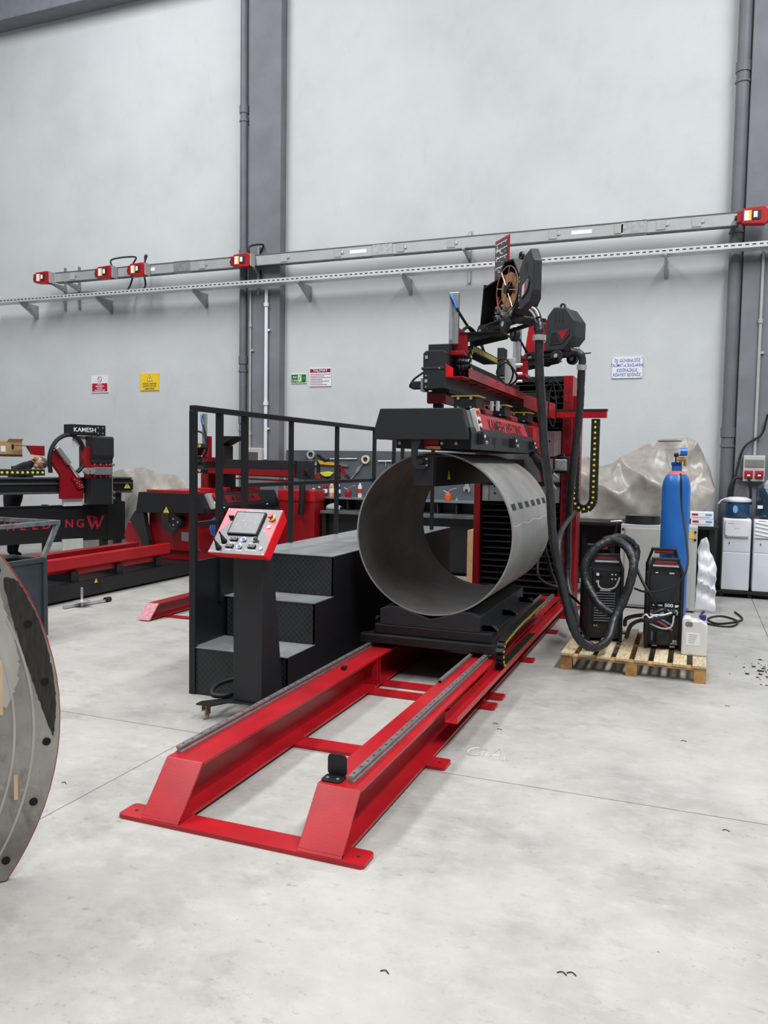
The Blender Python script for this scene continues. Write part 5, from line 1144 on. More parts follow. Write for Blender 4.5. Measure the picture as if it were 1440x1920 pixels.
bottle(-4.96, .034, .23, mat('can_cream', (222, 214, 204), .4), 'white spray can with red label on the shelf', mat('lbl_red', (190, 40, 50), .5))
bottle(-5.78, .03, .15, PINK, 'pale pink bottle on the shelf', None, SIGNR)
def oiler(x, m, lab):
    t = thing('oil_can', lab, 'oil can', (x, 11.75, 1.115))
    MB().lathe([(.05, 1.116), (.052, 1.12), (.052, 1.19), (.045, 1.215), (.02, 1.23), (.015, 1.245)], (x, 11.75, 0), 18).build('can_body', m, t, smooth=True)
    MB().tube([(x, 11.75, 1.24), (x+.03, 11.74, 1.275), (x+.09, 11.73, 1.3), (x+.14, 11.73, 1.305)], .007, 6).build('spout', STEEL, t, smooth=True)
    MB().tube([(x, 11.75, 1.235), (x-.04, 11.74, 1.255), (x-.07, 11.74, 1.27)], .007, 6).build('pump_lever', STEEL, t, smooth=True)
oiler(-5.165, mat('oiler_red', (150, 20, 30), .4), 'dark red pump oil can on the shelf')
oiler(-3.5, ORANGE, 'orange pump oil can on the shelf seen through the pipe')
tag(MB().lathe([(.018, 1.116), (.018, 1.14), (.008, 1.15), (.008, 1.17)], (-3.36, 11.75, 0), 10).build('nozzle', STEEL, None, smooth=True), 'tiny steel nozzle beside the orange oil can', 'nozzle')
tag(crumple([(-5.44, .99, .918), (-5.33, 1.03, .918), (-5.2, .98, .918)], 11.5, .14, 'rag', mat('rag_grey', (150, 152, 150), .8), 'grey crumpled rag on the workbench', 'rag', 3, 10, 8, .03), 'grey crumpled rag on the workbench', 'rag')
cbx = thing('cardboard_box', 'tall brown cardboard box under the workbench behind the platform', 'box', (-2.75, 11.2, 0)); B('carton', (-2.95, -2.6, 10.9, 11.25, 0, .75), CARD, cbx, .004); B('tape_strip', (-2.8, -2.74, 10.898, 10.9, .1, .74), mat('brown_tape', (150, 110, 70), .4), cbx)
eb = thing('fuse_box', 'grey fuse box on the left pillar seen through the railing', 'fuse box', (-6.9, 11.75, 1.64))
B('case', (-7.02, -6.72, 11.68, 11.807, 1.64, 1.89), OFFW, eb, .012); B('window_flap', (-6.99, -6.78, 11.67, 11.68, 1.68, 1.82), mat('flap_dark', (84, 86, 86), .25), eb, .006)

# ------------------------------------------------------------------ second seam welder (left background)
m2 = thing('seam_welding_machine', 'smaller red and black seam welder with KAMESH nameplate behind the railing', 'welding machine', (-6.95, 10.4, .22))
hp2 = [(-7.565, .9), (-6.42, .925), (-6.42, 1.0), (-6.5, 1.2), (-7.515, 1.2)]
h2o = MB().prism(hp2, 'y', 9.6, 11.75).build('clamp_housing', BLK2, m2, bevel=.004)
MB().prism([(a*1.0+(.01 if a > -7 else -.01), b) for a, b in hp2], 'y', 9.55, 9.64).build('front_cover', BLK, h2o, bevel=.004)
warn(h2o, (-7.04, 9.549, .955), X_, Z_, .115)
s2 = Vector((-.08, 0, .2)).normalized(); n2_ = Vector((0, 1, 0)).cross(s2)
def q2(y, s, n): return Vector((-6.42, y, 1.0))+s2*s+n2_*n
np2 = MB().hexa([q2(10.2, .05, .001), q2(11.18, .05, .001), q2(11.18, .05, .006), q2(10.2, .05, .006), q2(10.18, .17, .001), q2(11.16, .17, .001), q2(11.16, .17, .006), q2(10.18, .17, .006)]).build('nameplate', RED_D, h2o)
text('★ KAMESH ★', .11, q2(10.68, .11, .007), (0, 1, 0), s2, PRINTK, np2, bold=.001)
pd = MB().hexa([q2(9.72, -.03, .002), q2(9.9, -.03, .002), q2(9.9, -.03, .06), q2(9.72, -.03, .06), q2(9.68, .2, .002), q2(9.86, .2, .002), q2(9.86, .2, .06), q2(9.68, .2, .06)]).build('pendant_box', GREYP, h2o, bevel=.006)
MB().cyl(q2(9.8, .16, .06), q2(9.8, .16, .09), .035, 14).build('stop_button', REDB, pd, smooth=True)
for s, mt_ in ((.1, mat('button_navy', (40, 50, 100), .4)), (.04, YEL)): MB().cyl(q2(9.8, s, .06), q2(9.8, s, .075), .025, 12).build('push_button', mt_, pd, smooth=True)
for y in (9.98, 11.25): q = B('valve_block', (-6.42, -6.38, y, y+.08, .93, 1.02), BLKD, h2o); B('valve_label', (-6.381, -6.379, y+.01, y+.07, .98, 1.0), PRINTW, q)
MB().prism([(-7.47, .36), (-6.62, .36), (-6.62, .9), (-7.47, .9)], 'y', 9.72, 9.78).build('body_panel', RED_D, m2, bevel=.004)
B('body_core', (-7.45, -6.65, 9.78, 11.3, .22, .9), RED_D, m2)
MB().prism([(-7.84, .55), (-7.78, .74), (-7.62, .74), (-7.53, .6), (-7.5, .4), (-7.62, .36), (-7.78, .42)], 'y', 9.62, 9.66).build('side_wing', RED_D, m2, bevel=.003)
MB().prism([(-7.6, .92), (-7.45, .92), (-7.42, .7), (-7.36, .5), (-7.36, .3), (-7.46, .3), (-7.5, .52), (-7.6, .7), (-7.7, .78)], 'y', 9.56, 9.66).build('curved_leg', BLK2, m2, bevel=.004)
MB().prism([(-7.1, .91), (-6.98, .91), (-6.99, .78), (-6.93, .7), (-6.87, .69), (-6.87, .65), (-7.0, .65), (-7.08, .7), (-7.1, .78)], 'y', 9.52, 9.56).build('latch_hook', BLK2, m2, bevel=.003)
MB().cyl((-6.9, 9.56, .785), (-6.9, 10.9, .785), .085, 20).build('horn_roll', BLKD, m2, smooth=True)
for a in range(3): MB().cyl((-6.9+.05*math.cos(a*2.1), 9.56, .785+.05*math.sin(a*2.1)), (-6.9+.05*math.cos(a*2.1), 9.55, .785+.05*math.sin(a*2.1)), .012, 8).build('bolt', STEEL, m2)
warn(m2, (-7.16, 9.719, .8), X_, Z_, .08); B('rating_plate', (-6.9, -6.78, 9.716, 9.72, .5, .63), ALU, m2)
MB().tube([(-6.75, 9.7, .52), (-6.6, 9.62, .45), (-6.45, 9.55, .38)], .012, 6).build('supply_cable', BLKD, m2, smooth=True)
B('rear_column', (-6.14, -5.52, 11.25, 11.6, .3, 1.22), RED_D, m2, .01); B('rear_leg', (-6.25, -5.6, 11.3, 11.55, 0.01, .3), BLK, m2)
B('rear_cover', (-6.16, -5.5, 11.23, 11.6, 1.05, 1.235), RED, m2, .02)
MB().tube([(-5.72, 11.3, 1.45), (-5.68, 11.15, 1.35), (-5.68, 11.15, 1.1), (-5.72, 11.18, .85)], .05, 10).build('cable_hose', BLKD, m2, smooth=True)
# clamp arm links on top
MB().prism([(9.7, 1.2), (11.4, 1.2), (11.4, 1.24), (9.8, 1.24)], 'x', -7.2, -6.65).build('top_plate', RED, m2)
for y in (9.9, 10.35, 10.8, 11.25): B('clamp_lug', (-6.75, -6.55, y, y+.12, 1.2, 1.27), RED, m2, .01)
B('left_arm_tube', (-7.5, -6.5, 9.7, 9.76, 1.2, 1.235), RED, m2, .006)
# swung-out boom
bd = Vector((.883, -.469, 0)); b0 = Vector((-7.15, 10.78, 0))
def bl(u, v, z): return b0+bd*u+Vector((.469, .883, 0))*v+Vector((0, 0, z))
def bbox(u0, u1, v0, v1, z0, z1): return MB().hexa([bl(u0, v0, z0), bl(u1, v0, z0), bl(u1, v1, z0), bl(u0, v1, z0), bl(u0, v0, z1), bl(u1, v0, z1), bl(u1, v1, z1), bl(u0, v1, z1)])
bo = bbox(-.3, 2.45, .0, .2, 1.53, 1.69).build('boom', BLK2, m2, bevel=.006)
MB().hexa([bl(2.38, 0, 1.46), bl(2.55, 0, 1.44), bl(2.55, .22, 1.44), bl(2.38, .22, 1.46), bl(2.38, 0, 1.69), bl(2.55, 0, 1.69), bl(2.55, .22, 1.69), bl(2.38, .22, 1.69)]).build('end_cover', BLK2, bo, bevel=.006)
bbox(.1, 2.4, -.12, -.005, 1.475, 1.555).build('red_tray', RED_D, bo); bbox(-.1, 2.35, -.05, .15, 1.46, 1.52).build('lower_rail', BLKD, bo)
bbox(.8, 2.2, .0, .1, 1.4, 1.42).build('lower_link', RED, bo); MB().cyl(bl(2.55, .1, 1.54), bl(2.6, .1, 1.54), .05, 14).build('roller', BLKD, bo)
bbox(-.15, .1, -.05, .2, 1.1, 1.46).build('boom_pedestal', RED_D, bo); bbox(.2, .5, .02, .2, 1.24, 1.46).build('boom_head', BLKD, bo)
c = bbox(-.1, .25, -.1, .15, 1.655, 1.72).build('carriage_plate', RED_D, bo)
bbox(-.13, .08, -.04, .02, 1.72, 2.05).build('upright', RED_D, c, bevel=.006); q = bbox(-.02, .06, -.1, -.05, 1.9, 2.4).build('slide_cylinder', ALU, c, bevel=.004)
MB().tube([bl(.0, -.12, 2.36), bl(.06, -.14, 2.25), bl(.12, -.12, 2.1), bl(.15, -.1, 1.85)], .016, 6).build('air_hose', BLKD, c, smooth=True)
MB().tube([bl(-.02, -.12, 2.38), bl(.04, -.14, 2.33), bl(.09, -.14, 2.22)], .012, 6).build('blue_air_line', BLUEH, c, smooth=True)
MB().tube([bl(-.15, -.15, 2.05), bl(.0, -.18, 2.12), bl(.16, -.15, 2.05), bl(.18, -.12, 1.85), bl(.05, -.12, 1.72)], .016, 6).build('air_hose', BLKD, c, smooth=True)
MB().hexa([bl(.32, 0, 1.9), bl(.36, 0, 1.9), bl(.36, .2, 1.9), bl(.32, .2, 1.9), bl(.32, 0, 2.05), bl(.85, 0, 2.04), bl(.85, .2, 2.04), bl(.32, .2, 2.05)]).build('feeder_shelf', BLKD, c); bbox(.3, .5, .0, .15, 1.66, 1.9).build('cable_box', BLKD, c)
ec2 = thing('energy_chain', None, None); ec2.parent = bo; ec2.location = pmat(bo).inverted() @ bl(-.1, -.2, 1.6)
lk = None
for k in range(9):
    a = math.radians(-100+k*25); p = bl(.3-.16*math.cos(a)*1.0, -.26, 1.70+.19*math.sin(a))
    if lk is None:
        lk = MB().box(-.035, .035, -.06, .06, -.035, .035).build('chain_link', BLKD, ec2, local=True, bevel=.01); o = lk
        lc = MB().cyl((0, -.06, 0), (0, -.066, 0), .022, 10).build('link_stud', YEL, lk, local=True)
    else: o = share(lk, parent=ec2); share(lc, parent=o)
    o.location = pmat(ec2).inverted() @ p; o.rotation_euler = (0, -a, math.atan2(bd.y, bd.x))
# its bed: black plinth with two red guides
bed = thing('machine_bed', 'long black floor bed with red guide rails in front of the smaller seam welder', 'machine bed', (-7.3, 8.8, 0))
B('plinth', (-7.95, -6.75, 6.3, 11.4, .03, .215), BLK, bed, .006)
for x in (-7.8, -6.95):
    for y in (6.6, 9.0, 11.0): MB().cyl((x, y, 0), (x, y, .03), .05, 12).build('levelling_foot', BLK, bed)
g1 = MB().prism([(-6.86, .33), (-6.79, .38), (-6.79, .505), (-6.8, .515), (-6.86, .515)], 'y', 6.2, 9.3).build('guide_rail', RED, bed)
MB().prism([(-7.3, .3), (-7.2, .3), (-7.2, .5), (-7.2, .515), (-7.3, .525)], 'y', 6.3, 9.15).build('guide_rail', RED_D, bed)
for y in (6.8, 7.4, 8.2, 9.0): B('guide_stand', (-7.29, -6.8, y, y+.12, .215, .34), BLK, bed)
for y0, y1 in ((6.3, 7.0), (7.5, 9.0)): B('guide_lip', (-6.86, -6.84, y0, y1, .29, .38), RED_D, bed)
B('access_slot', (-6.752, -6.7485, 7.68, 7.86, .07, .17), PRINTK, bed); warn(bed, (-6.749, 7.76, .195), (0, 1, 0), Z_, .07)
# red beam frame on the floor
fr = thing('floor_beam_frame', 'short red beam frame with sloped pink-white ends lying on the floor left of the platform', 'beam frame', (-5.2, 7.4, 0))
for x0 in (-5.36, -4.72):
    b = MB().box(x0, x0+.14, 6.8, 8.9, .015, .027).box(x0, x0+.14, 6.95, 8.9, .15, .162).prism([(6.81, .02), (8.9, .02), (8.9, .155), (6.95, .155)], 'x', x0+.065, x0+.075).build('beam', RED_D, fr)
    MB().prism([(6.785, .012), (6.8, .012), (6.955, .163), (6.94, .163)], 'x', x0-.002, x0+.142).build('sloped_end_plate', mat('scuffed_pink', (196, 132, 142), .5, var=.15, scale=30), b)
for y in (7.05, 8.2): B('cross_plate', (-5.45, -4.5, y, y+.1, 0, .012), RED_D, fr)
jk = thing('screw_jack', 'small chrome levelling jack lying on the floor by the black bed', 'jack', (-6.4, 7.25, 0))
MB().lathe([(.09, .06), (.095, .066), (.02, .08), (.014, .09), (.014, .22)], (-6.42, 7.15, 0), 18).build('foot_plate', STEEL, jk, smooth=True)
MB().cyl((-6.42, 7.15, .0), (-6.42, 7.15, .06), .02, 10).build('spindle', STEEL, jk, smooth=True)
MB().bar((-6.5, 6.95, .02), (-6.38, 7.5, .02), .04, .025).build('lever', STEEL, jk); MB().cyl((-6.38, 7.48, .03), (-6.37, 7.56, .03), .03, 10).build('grip', BLKD, jk, smooth=True)

# ------------------------------------------------------------------ gantry welder far left (KAMESH head)
m1 = thing('gantry_welding_machine', 'black beam welding machine with KAMESH head box and red WELDING panel at far left', 'welding machine', (-8.96, 11.2, 0), math.radians(67.03))
def b1(name, d, m, par=None, bev=.004): return B(name, d, m, par or m1, bev, local=True)
beam1 = b1('cross_beam', (-3.2, .0, .02, .3, 1.1, 1.36), BLK)
for z0, z1 in ((1.335, 1.36), (1.25, 1.275), (1.1, 1.13)): b1('beam_rib', (-3.2, .0, -.015, .02, z0, z1), mat('beam_highlight_grey', (78, 82, 86), .35, .3), beam1)  # lighter rib colour paints the highlights along the beam edges
b1('end_bracket', (-.06, .05, .05, .25, 1.14, 1.32), BLKD, beam1); 
M1 = pmat(m1)
def w1p(x, y, z): return M1 @ Vector((x, y, z))
XR1 = M1.to_3x3() @ Vector((1, 0, 0))
warn(beam1, w1p(-.09, -.001, 1.22), XR1, Z_, .14)
pn1 = b1('front_panel', (-2.5, -.42, .06, .09, .32, .9), BLK); b1('panel_flange', (-2.5, -.42, .03, .1, .9, .915), BLK2, pn1)
for k, c_ in enumerate('WELDING'): text(c_, .19, w1p(-2.0+k*.185, .058, .6), XR1, Z_, SIGNR, pn1, ext=.002, bold=.003)
W0 = MB()
for pts in (((-.78, .7), (-.73, .7), (-.67, .52), (-.7, .49)), ((-.7, .49), (-.67, .52), (-.6, .7), (-.64, .7)), ((-.66, .7), (-.62, .7), (-.57, .52), (-.6, .49)), ((-.6, .49), (-.57, .52), (-.47, .74), (-.52, .72)), ((-.77, .735), (-.62, .715), (-.62, .7), (-.78, .7))):
    W0.prism(pts, 'y', .054, .06)
W0.build('emblem', SIGNR, pn1, local=True)
for x in (-2.45, -.5, -.25): b1('leg', (x, x+.1, .08, .2, 0, 1.1), BLK)
for x in (-2.3, -1.3): b1('leg', (x, x+.08, .5, .6, 0, .9), BLK)
b1('base_tube', (-2.5, -.2, .08, .16, .02, .12), BLK); b1('side_frame', (-.42, -.1, .05, .5, .3, .95), BLK)
hd = b1('head_upper', (-.86, -.5, -.3, -.02, 1.6, 2.03), BLK2); b1('head_lower', (-.86, -.5, -.28, -.02, .93, 1.35), BLK2)
MB().prism([(-.3, 1.66), (-.34, 1.72), (-.34, 2.0), (-.3, 2.03)], 'x', -.86, -.5).build('head_face', BLK2, hd, local=True)
rb = b1('red_slide', (-.86, -.5, -.27, -.02, 1.35, 1.6), RED_D)
for x in (-.8, -.7, -.6, -.54):
    for z in (1.38, 1.58): MB().cyl((x, -.27, z), (x, -.28, z), .014, 8).build('bolt', STEEL, rb, local=True)
gr = b1('gripper', (-.84, -.55, -.36, -.28, 1.41, 1.53), ALU, rb)
for x in (-.95, -.88): MB().cyl((x, -.36, 1.47), (x, -.26, 1.47), .05, 14).build('clamp_roll', STEEL, gr, local=True, smooth=True)
MB().cyl((-.47, -.2, .93), (-.47, -.2, 1.62), .018, 10).build('lead_shaft', STEEL, m1, local=True, smooth=True)
for z in (1.0, 1.1, 1.35, 1.55): b1('shaft_block', (-.52, -.43, -.24, -.16, z, z+.04), ALU)
sg = b1('head_box', (-1.155, -.57, -.2, .05, 2.04, 2.21), BLK); text('KAMESH', .1, w1p(-.92, -.202, 2.125), XR1, Z_, PRINTW, sg, bold=.001)
for x, z in ((-.7, 2.17), (-.62, 2.17), (-.7, 2.08), (-.62, 2.08)): MB().cyl((x, -.2, z), (x, -.206, z), .012, 8).build('bolt', STEEL, sg, local=True)
b1('white_shield', (-1.08, -.86, -.1, -.09, 1.86, 2.03), WHITE)
rc = MB().prism([(-1.42, 1.78), (-1.3, 1.8), (-.9, 1.2), (-.9, 1.02), (-1.28, 1.02), (-1.28, 1.4), (-1.42, 1.6)], 'y', -.1, -.02).build('red_carriage', RED_D, m1, local=True, bevel=.006)
MB().prism([(-1.12, 1.36), (-.98, 1.36), (-.9, 1.2), (-1.0, 1.17)], 'y', -.14, -.1).build('bolted_plate', RED_D, rc, local=True)
for k in range(8): MB().cyl((-1.07+.025*(k % 3)+k*.014, -.14, 1.33-k*.018), (-1.07+.025*(k % 3)+k*.014, -.148, 1.33-k*.018), .01, 8).build('bolt', STEEL, rc, local=True)
b1('red_bracket', (-.93, -.86, -.25, .0, 1.5, 1.86), RED_D)
cyl1 = MB().bar((-1.36, -.14, 1.84), (-1.16, -.14, 1.58), .07, .09, (0, 1, 0)).build('air_cylinder', ALU, m1, local=True, bevel=.008); MB().cyl((-1.16, -.14, 1.58), (-.98, -.14, 1.36), .014, 8).build('piston_rod', STEEL, cyl1, local=True, smooth=True)
for r_, off in ((.03, 0), (.022, .05)): MB().tube([(-1.44, -.12+off, 1.44), (-1.46, -.14+off, 1.7), (-1.36, -.15+off, 1.94), (-1.15, -.15+off, 2.04+off*.3), (-.98, -.15+off, 1.95), (-.9, -.14+off, 1.75), (-.93, -.14+off, 1.55), (-1.02, -.14+off, 1.45)], r_, 8).build('hose_loop', BLKD, m1, local=True, smooth=True)
ch1 = None
for k in range(17):
    x = -2.75+k*.077
    if ch1 is None:
        ch1 = MB().box(-.04, .04, -.05, .05, -.05, .05).build('chain_link', BLKD, m1, local=True, bevel=.008); o = ch1
        cs1 = MB().cyl((0, -.05, 0), (0, -.057, 0), .02, 10).build('link_stud', YEL, ch1, local=True)
    else: o = share(ch1, parent=m1); share(cs1, parent=o)
    o.location = (x, .06, 1.44)
b1('white_control_box', (-1.2, -.88, -.02, .05, .9, 1.06), WHITE); b1('white_lower_box', (-1.2, -.86, .02, .06, .1, .36), OFFW)
rcl = b1('red_end_column', (-3.2, -2.16, .35, .6, 0, 1.9), RED_D); MB().prism([(-1.85, 1.86), (-1.4, 1.86), (-1.4, 1.7), (-1.58, 1.72), (-1.66, 1.85), (-1.85, 1.85)], 'y', .2, .3).build('red_top_bracket', RED_D, m1, local=True)
b1('rear_shelf', (-2.16, -1.3, .42, .62, 1.3, 1.34), BLK); b1('rear_shelf_post', (-2.14, -2.08, .45, .6, .0, 1.3), BLK)
b1('box_support', (-2.16, -1.65, .44, .6, 1.68, 1.715), mat('ochre_tray', (170, 140, 70), .6)); b1('support_post', (-2.15, -2.1, .5, .56, 1.34, 1.68), BLK)
bx1 = thing('cardboard_box', 'open brown cardboard box on the far left machine', 'box', w1p(-1.86, .5, 1.716), math.radians(67.03))
B('carton', (-.19, .19, -.1, .1, .001, .21), CARD, bx1, .004, local=True)
B('paper_label', (-.14, -.07, -.102, -.1, .04, .13), PRINTW, bx1, local=True); MB().lathe([(.045, 0), (.045, .002)], (.04, -.101, .12), 16, 'y', 1, .45).build('oval_mark', BLK, bx1, local=True)
MB().hexa([(-.05, -.1, .19), (.17, -.1, .19), (.17, -.095, .19), (-.05, -.095, .19), (-.03, -.13, .245), (.2, -.13, .245), (.2, -.125, .245), (-.03, -.125, .245)]).build('top_flap', CARD, bx1, local=True)
MB().hexa([(-.17, -.1, .19), (-.165, -.1, .19), (-.165, .1, .19), (-.17, .1, .19), (-.2, -.1, .24), (-.195, -.1, .24), (-.195, .1, .24), (-.2, .1, .24)]).build('top_flap', CARD, bx1, local=True)
wr = MB()
for x in (-.12, -.03, .06): wr.cyl((x, 0, .0), (x, 0, .1), .004, 6)
for z in (.02, .1): wr.cyl((-.14, 0, z), (.08, 0, z), .004, 6)
wrk = wr.xf(M1 @ Matrix.Translation((-2.05, .62, 1.9))).build('wire_rack', STEEL, None); tag(wrk, 'small wire rack standing above the cardboard box at far left', 'rack')
# person bent over behind the gantry machine
pe = thing('person', 'person in dark navy work clothes bending forward behind the far left machine, head lowered', 'person', w1p(-1.62, .95, 0), math.radians(67.03))
def skin_body(name, joints, edges, m, par, sub=2):
    me = bpy.data.meshes.new(name); me.from_pydata([j[:3] for j in joints], edges, []); me.materials.append(m)
    o = bpy.data.objects.new(name, me); COL.objects.link(o); o.parent = par
    sk = o.modifiers.new('skin', 'SKIN'); sk.use_smooth_shade = True
    d = me.skin_vertices[0].data if me.skin_vertices else None
    if d is None: return o
    for v, j in zip(d, joints): v.radius = (j[3], j[4] if len(j) > 4 else j[3])
    d[0].use_root = True
    s = o.modifiers.new('sub', 'SUBSURF'); s.levels = sub; s.render_levels = sub
    return o
J = [(0, 0, .95, .19, .15), (.02, 0, 1.12, .19, .15), (.06, -.02, 1.3, .2, .16), (.14, -.05, 1.47, .19, .14), (.25, -.08, 1.56, .08, .075), (.31, -.12, 1.58, .06),
     (.12, -.22, 1.5, .075), (.2, -.3, 1.26, .055), (.36, -.32, 1.14, .045), (.12, .14, 1.47, .075), (.2, .24, 1.25, .055), (.36, .2, 1.12, .045),
     (-.02, -.1, .88, .1), (.04, -.11, .5, .07), (-.02, -.11, .1, .05), (.08, -.12, .05, .045), (-.02, .1, .88, .1), (.04, .11, .5, .07), (-.02, .11, .1, .05), (.08, .12, .05, .045)]
E_ = [(0, 1), (1, 2), (2, 3), (3, 4), (4, 5), (3, 6), (6, 7), (7, 8), (3, 9), (9, 10), (10, 11), (0, 12), (12, 13), (13, 14), (14, 15), (0, 16), (16, 17), (17, 18), (18, 19)]
skin_body('body', J, E_, NAVY, pe)
hM = Matrix.Translation((.40, -.15, 1.58)) @ Euler(rad(0, 115, 12)).to_matrix().to_4x4()
hd_ = MB().sphere((0, 0, 0), .1, 18, 14, (.95, .78, 1.15)).sphere((.075, 0, -.05), .05, 12, 8, (1, .9, .9)).cyl((-.02, 0, -.06), (-.03, 0, -.17), .05, 12); hd_.cyl((.09, 0, -.02), (.115, 0, -.035), .016, 8, .01)
hd_.xf(hM); ho = hd_.build('head', SKIN, pe, local=True, smooth=True)
hr = MB().sphere((-.012, 0, .012), .103, 18, 12, (.95, .8, 1.12)); hr.f = [f for f in hr.f if sum(hr.v[i].x for i in f)/len(f) < .045-.2*sum(hr.v[i].z for i in f)/len(f)*-1 and sum(hr.v[i].z for i in f)/len(f) > -.045]
hr.xf(hM); hr.build('hair', HAIR, ho, local=True, smooth=True)
for s in (-1, 1): MB().sphere((-.005, s*.08, -.015), .026, 10, 8, (.8, .4, 1.2)).xf(hM).build('ear', SKIN, ho, local=True, smooth=True)
for s in (-1, 1): MB().sphere((.086, s*.035, .01), .01, 8, 6).xf(hM).build('eye', BLKD, ho, local=True, smooth=True)
MB().box(.095, .105, -.022, .022, -.075, -.07).xf(hM).build('mouth', mat('lip', (160, 90, 84), .5), ho, local=True)
def hand(x, y, z):
    h = MB().sphere((x+.03, y, z-.02), .04, 10, 8, (1.1, .5, .8))
    for k in range(4): h.tube([(x+.05, y-.027+k*.018, z-.025), (x+.09, y-.027+k*.018, z-.035), (x+.115-.008*abs(k-1.5), y-.027+k*.018, z-.06)], .009, 6, sub=2)
    h.tube([(x+.02, y-.03, z-.02), (x+.045, y-.055, z-.035), (x+.065, y-.05, z-.055)], .01, 6, sub=2); h.build('hand', SKIN, pe, local=True, smooth=True)
hand(.38, -.32, 1.13); hand(.38, .2, 1.11)
# tarpaulin heap behind the left machines
crumple([(-10.3, 1.25, .0), (-9.95, 1.4, .0), (-9.6, 1.45, .0), (-9.05, 1.52, .0), (-8.75, 1.42, .0), (-8.4, 1.4, 0.0), (-8.2, 1.32, 0), (-7.9, 1.0, 0)], 11.42, .5, 'tarpaulin_heap', mat('tarpaulin_pale', (178, 174, 164), .5, var=.1, scale=6), 'pale grey tarpaulin heap against the wall behind the left machines', 'tarpaulin', 17, 90, 60, .1)
bc = thing('hose_coil', 'blue air hose coil hanging under the smaller seam welder', 'hose', (-6.1, 11.0, .5))
for k in range(4): MB().ring((-6.42+.01*k, 9.86+.03*k, .72), 'x', .14-.012*k, .125-.012*k, .016, 24).build('hose_turn', BLUEH, bc, smooth=True)

# ------------------------------------------------------------------ left foreground: steel bin and round plate
bn = thing('steel_bin', 'dark grey steel scrap bin with open tube rail at the left edge', 'bin', (-6.0, 5.0, 0))
GB = mat('bin_grey', (52, 62, 68), .5, var=.12, scale=5)
xb = -5.7
B('side_wall', (xb-.006, xb, 4.0, 5.83, .05, .735), GB, bn); B('end_wall', (-6.7, xb-.006, 5.82, 5.83, .05, .735), GB, bn); B('side_wall', (-6.706, -6.7, 4.0, 5.83, .05, .735), GB, bn); B('end_wall', (-6.7, xb-.006, 4.0, 4.01, .05, .735), GB, bn); B('bottom', (-6.7, xb-.006, 4.01, 5.82, .05, .06), GB, bn)
B('rim', (xb-.03, xb+.015, 3.98, 5.85, .7, .745), GB, bn, .004); B('rim', (-6.72, xb-.03, 5.81, 5.86, .7, .745), GB, bn, .004)
B('corner_post', (xb-.02, xb+.025, 5.82, 5.87, .0, .72), GB, bn, .004)
for y in (4.05, 5.7): B('skid', (-6.65, xb-.05, y, y+.08, 0, .05), GB, bn)
RT_ = mat('worn_tube', (120, 126, 126), .5, .4, var=.25, scale=10)
B('rail_tube', (xb-.02, xb+.02, 4.0, 6.05, 1.045, 1.085), RT_, bn, .004); MB().bar((xb, 6.03, 1.055), (xb, 5.84, .74), .04, .035, (1, 0, 0)).build('rail_strut', RT_, bn)
MB().bar((xb-.9, 6.03, 1.065), (xb, 6.03, 1.065), .04, .04).build('rail_tube', RT_, bn)
for k, (a, b) in enumerate((((-6.2, 4.6, .75), (-5.9, 5.6, .72)), ((-6.4, 4.8, .7), (-5.85, 5.2, .76)))): tag(MB().cyl(a, b, .025, 10).build('scrap_tube', RT_, None, smooth=True), ('long' if k == 0 else 'short')+' steel scrap tube sticking up in the steel bin', 'tube')
tag(MB().tube([(-6.3, 5.1, .66), (-6.0, 5.3, .72), (-5.82, 5.55, .76), (-5.9, 5.7, .72), (-6.2, 5.6, .66), (-6.3, 5.3, .66)], .035, 8).build('scrap_hose', BLKD, None, smooth=True), 'curled black hose piece in the steel bin', 'hose')
# round steel plate standing on its flat edge
PLATE = surface_mat('ground_steel_plate', (3, [(.3, (118, 112, 104)), (.5, (150, 146, 140)), (.75, (176, 173, 168))]),
    [(2.2, .56, .66, (70, 64, 60), .75, (1, 1, .5)), (6, .6, .72, (206, 202, 196), .6, (1, 1, 1)), (5, .66, .72, (196, 70, 76), .6, (1, 1, .6)), (18, .62, .75, (96, 84, 74), .5, (3, 3, .4))], .4, .1, 40, .5)
PLATE.node_tree.nodes['Principled BSDF'].inputs['Metallic'].default_value = .55
dk = thing('round_steel_plate', 'large worn round steel plate with bolt holes and red rim standing at the left edge', 'steel plate', (-3.14, 1.67, 0), math.radians(46.74))
DR, DZ = 1.137, .656
ang0 = math.asin(-.65/DR)
prof = [(DR*math.cos(ang0+(math.pi-2*ang0)*k/64), DZ+DR*math.sin(ang0+(math.pi-2*ang0)*k/64)) for k in range(65)]
dsk = MB().prism(prof, 'y', 0, .03).build('plate', PLATE, dk, local=True)
ed = MB()
for k in range(64):
    a = ang0+(math.pi-2*ang0)*k/64; b_ = ang0+(math.pi-2*ang0)*(k+1)/64
    P = lambda t, r, y: (r*math.cos(t), y, DZ+r*math.sin(t))
    ed.add([P(a, DR, -.0005), P(b_, DR, -.0005), P(b_, DR, .0305), P(a, DR, .0305), P(a, DR+.003, -.0005), P(b_, DR+.003, -.0005), P(b_, DR+.003, .0305), P(a, DR+.003, .0305)], [(4, 5, 6, 7), (0, 1, 5, 4), (3, 7, 6, 2)])
ed.build('painted_rim', RED, dk, local=True)
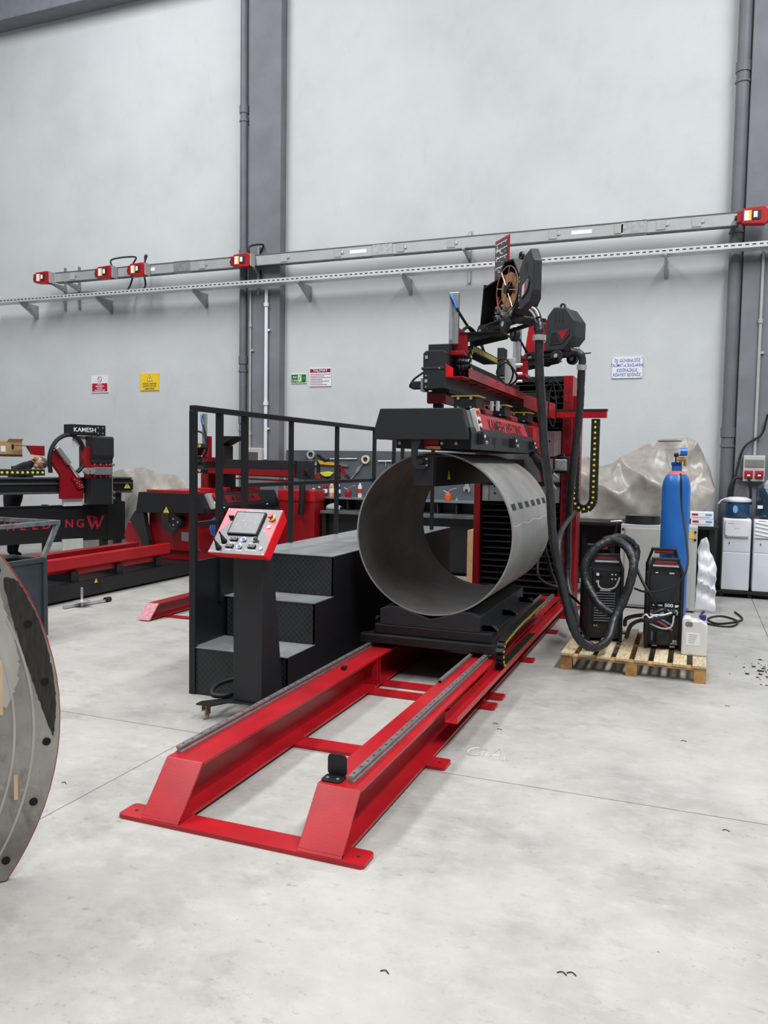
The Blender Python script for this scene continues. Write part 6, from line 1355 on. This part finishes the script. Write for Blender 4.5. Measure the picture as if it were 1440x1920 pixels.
for k in range(-3, 17):
    a = math.radians(-5.5+k*12.9)
    if k == -3: continue
    MB().cyl((1.092*math.cos(a), -.0005, DZ+1.092*math.sin(a)), (1.092*math.cos(a), -.003, DZ+1.092*math.sin(a)), .016, 16).build('bolt_hole', mat('deep_hole', (6, 6, 6), .9), dsk, local=True)
for k, (r, ox) in enumerate(((1.075, -.03), (1.02, -.045), (.965, -.06), (.91, -.075), (.85, -.09))):
    MB().ring((ox, -.0005, DZ-.03), 'y', r, r-.009, .004, 60, math.radians(66), math.radians(66+0.1) if False else math.radians(125)).build('turned_groove', mat('groove_bright', (182, 180, 176), .35, .6), dsk, local=True)
B('masking_tape', (.965, .98, -.0016, 0, .33, .43), mat('tape_peach', (214, 168, 140), .7), dsk, local=True); B('masking_tape', (.91, .93, -.0016, 0, .68, .9), mat('tape_tan', (200, 178, 140), .7), dsk, local=True)
DPATCH = mat('dark_plate_steel', (58, 55, 52), .5, .5, var=.2, scale=12, stretch=(6, 1, 1))
def blob(pts, seed, jit=.006, sub=7):
    rn = random.Random(seed); n = len(pts); out = []
    for i in range(n):
        a, b, c, d = (Vector((*pts[(i+k-1) % n], 0)) for k in range(4))
        for k in range(sub):
            t = k/sub; p = .5*((2*b)+(c-a)*t+(2*a-5*b+4*c-d)*t*t+(3*b-a-3*c+d)*t**3)
            out.append((p.x+rn.uniform(-jit, jit)*.5, p.y+rn.uniform(-jit, jit)))
    return out
MB().prism(blob([(.94, 1.22), (.955, 1.12), (.985, .99), (1.01, .9), (1.04, .79), (1.075, .68), (1.11, .575), (1.122, .66), (1.121, .76), (1.105, .88), (1.07, 1.03), (1.02, 1.15), (.985, 1.21)], 3, .004), 'y', -.0008, 0).build('dark_patch', DPATCH, dsk, local=True)  # dark crescent along the upper right edge of the plate
MB().prism(blob([(.55, 1.5), (.78, 1.4), (.88, 1.27), (.935, 1.13), (.975, .98), (.99, .86), (.965, .75), (.9, .68), (.78, .68), (.55, .95)], 4, .012), 'y', -.0006, 0).build('ground_patch', mat('ground_bright', (184, 180, 173), .42, .5, var=.2, scale=5, stretch=(1, 1, .3)), dsk, local=True)
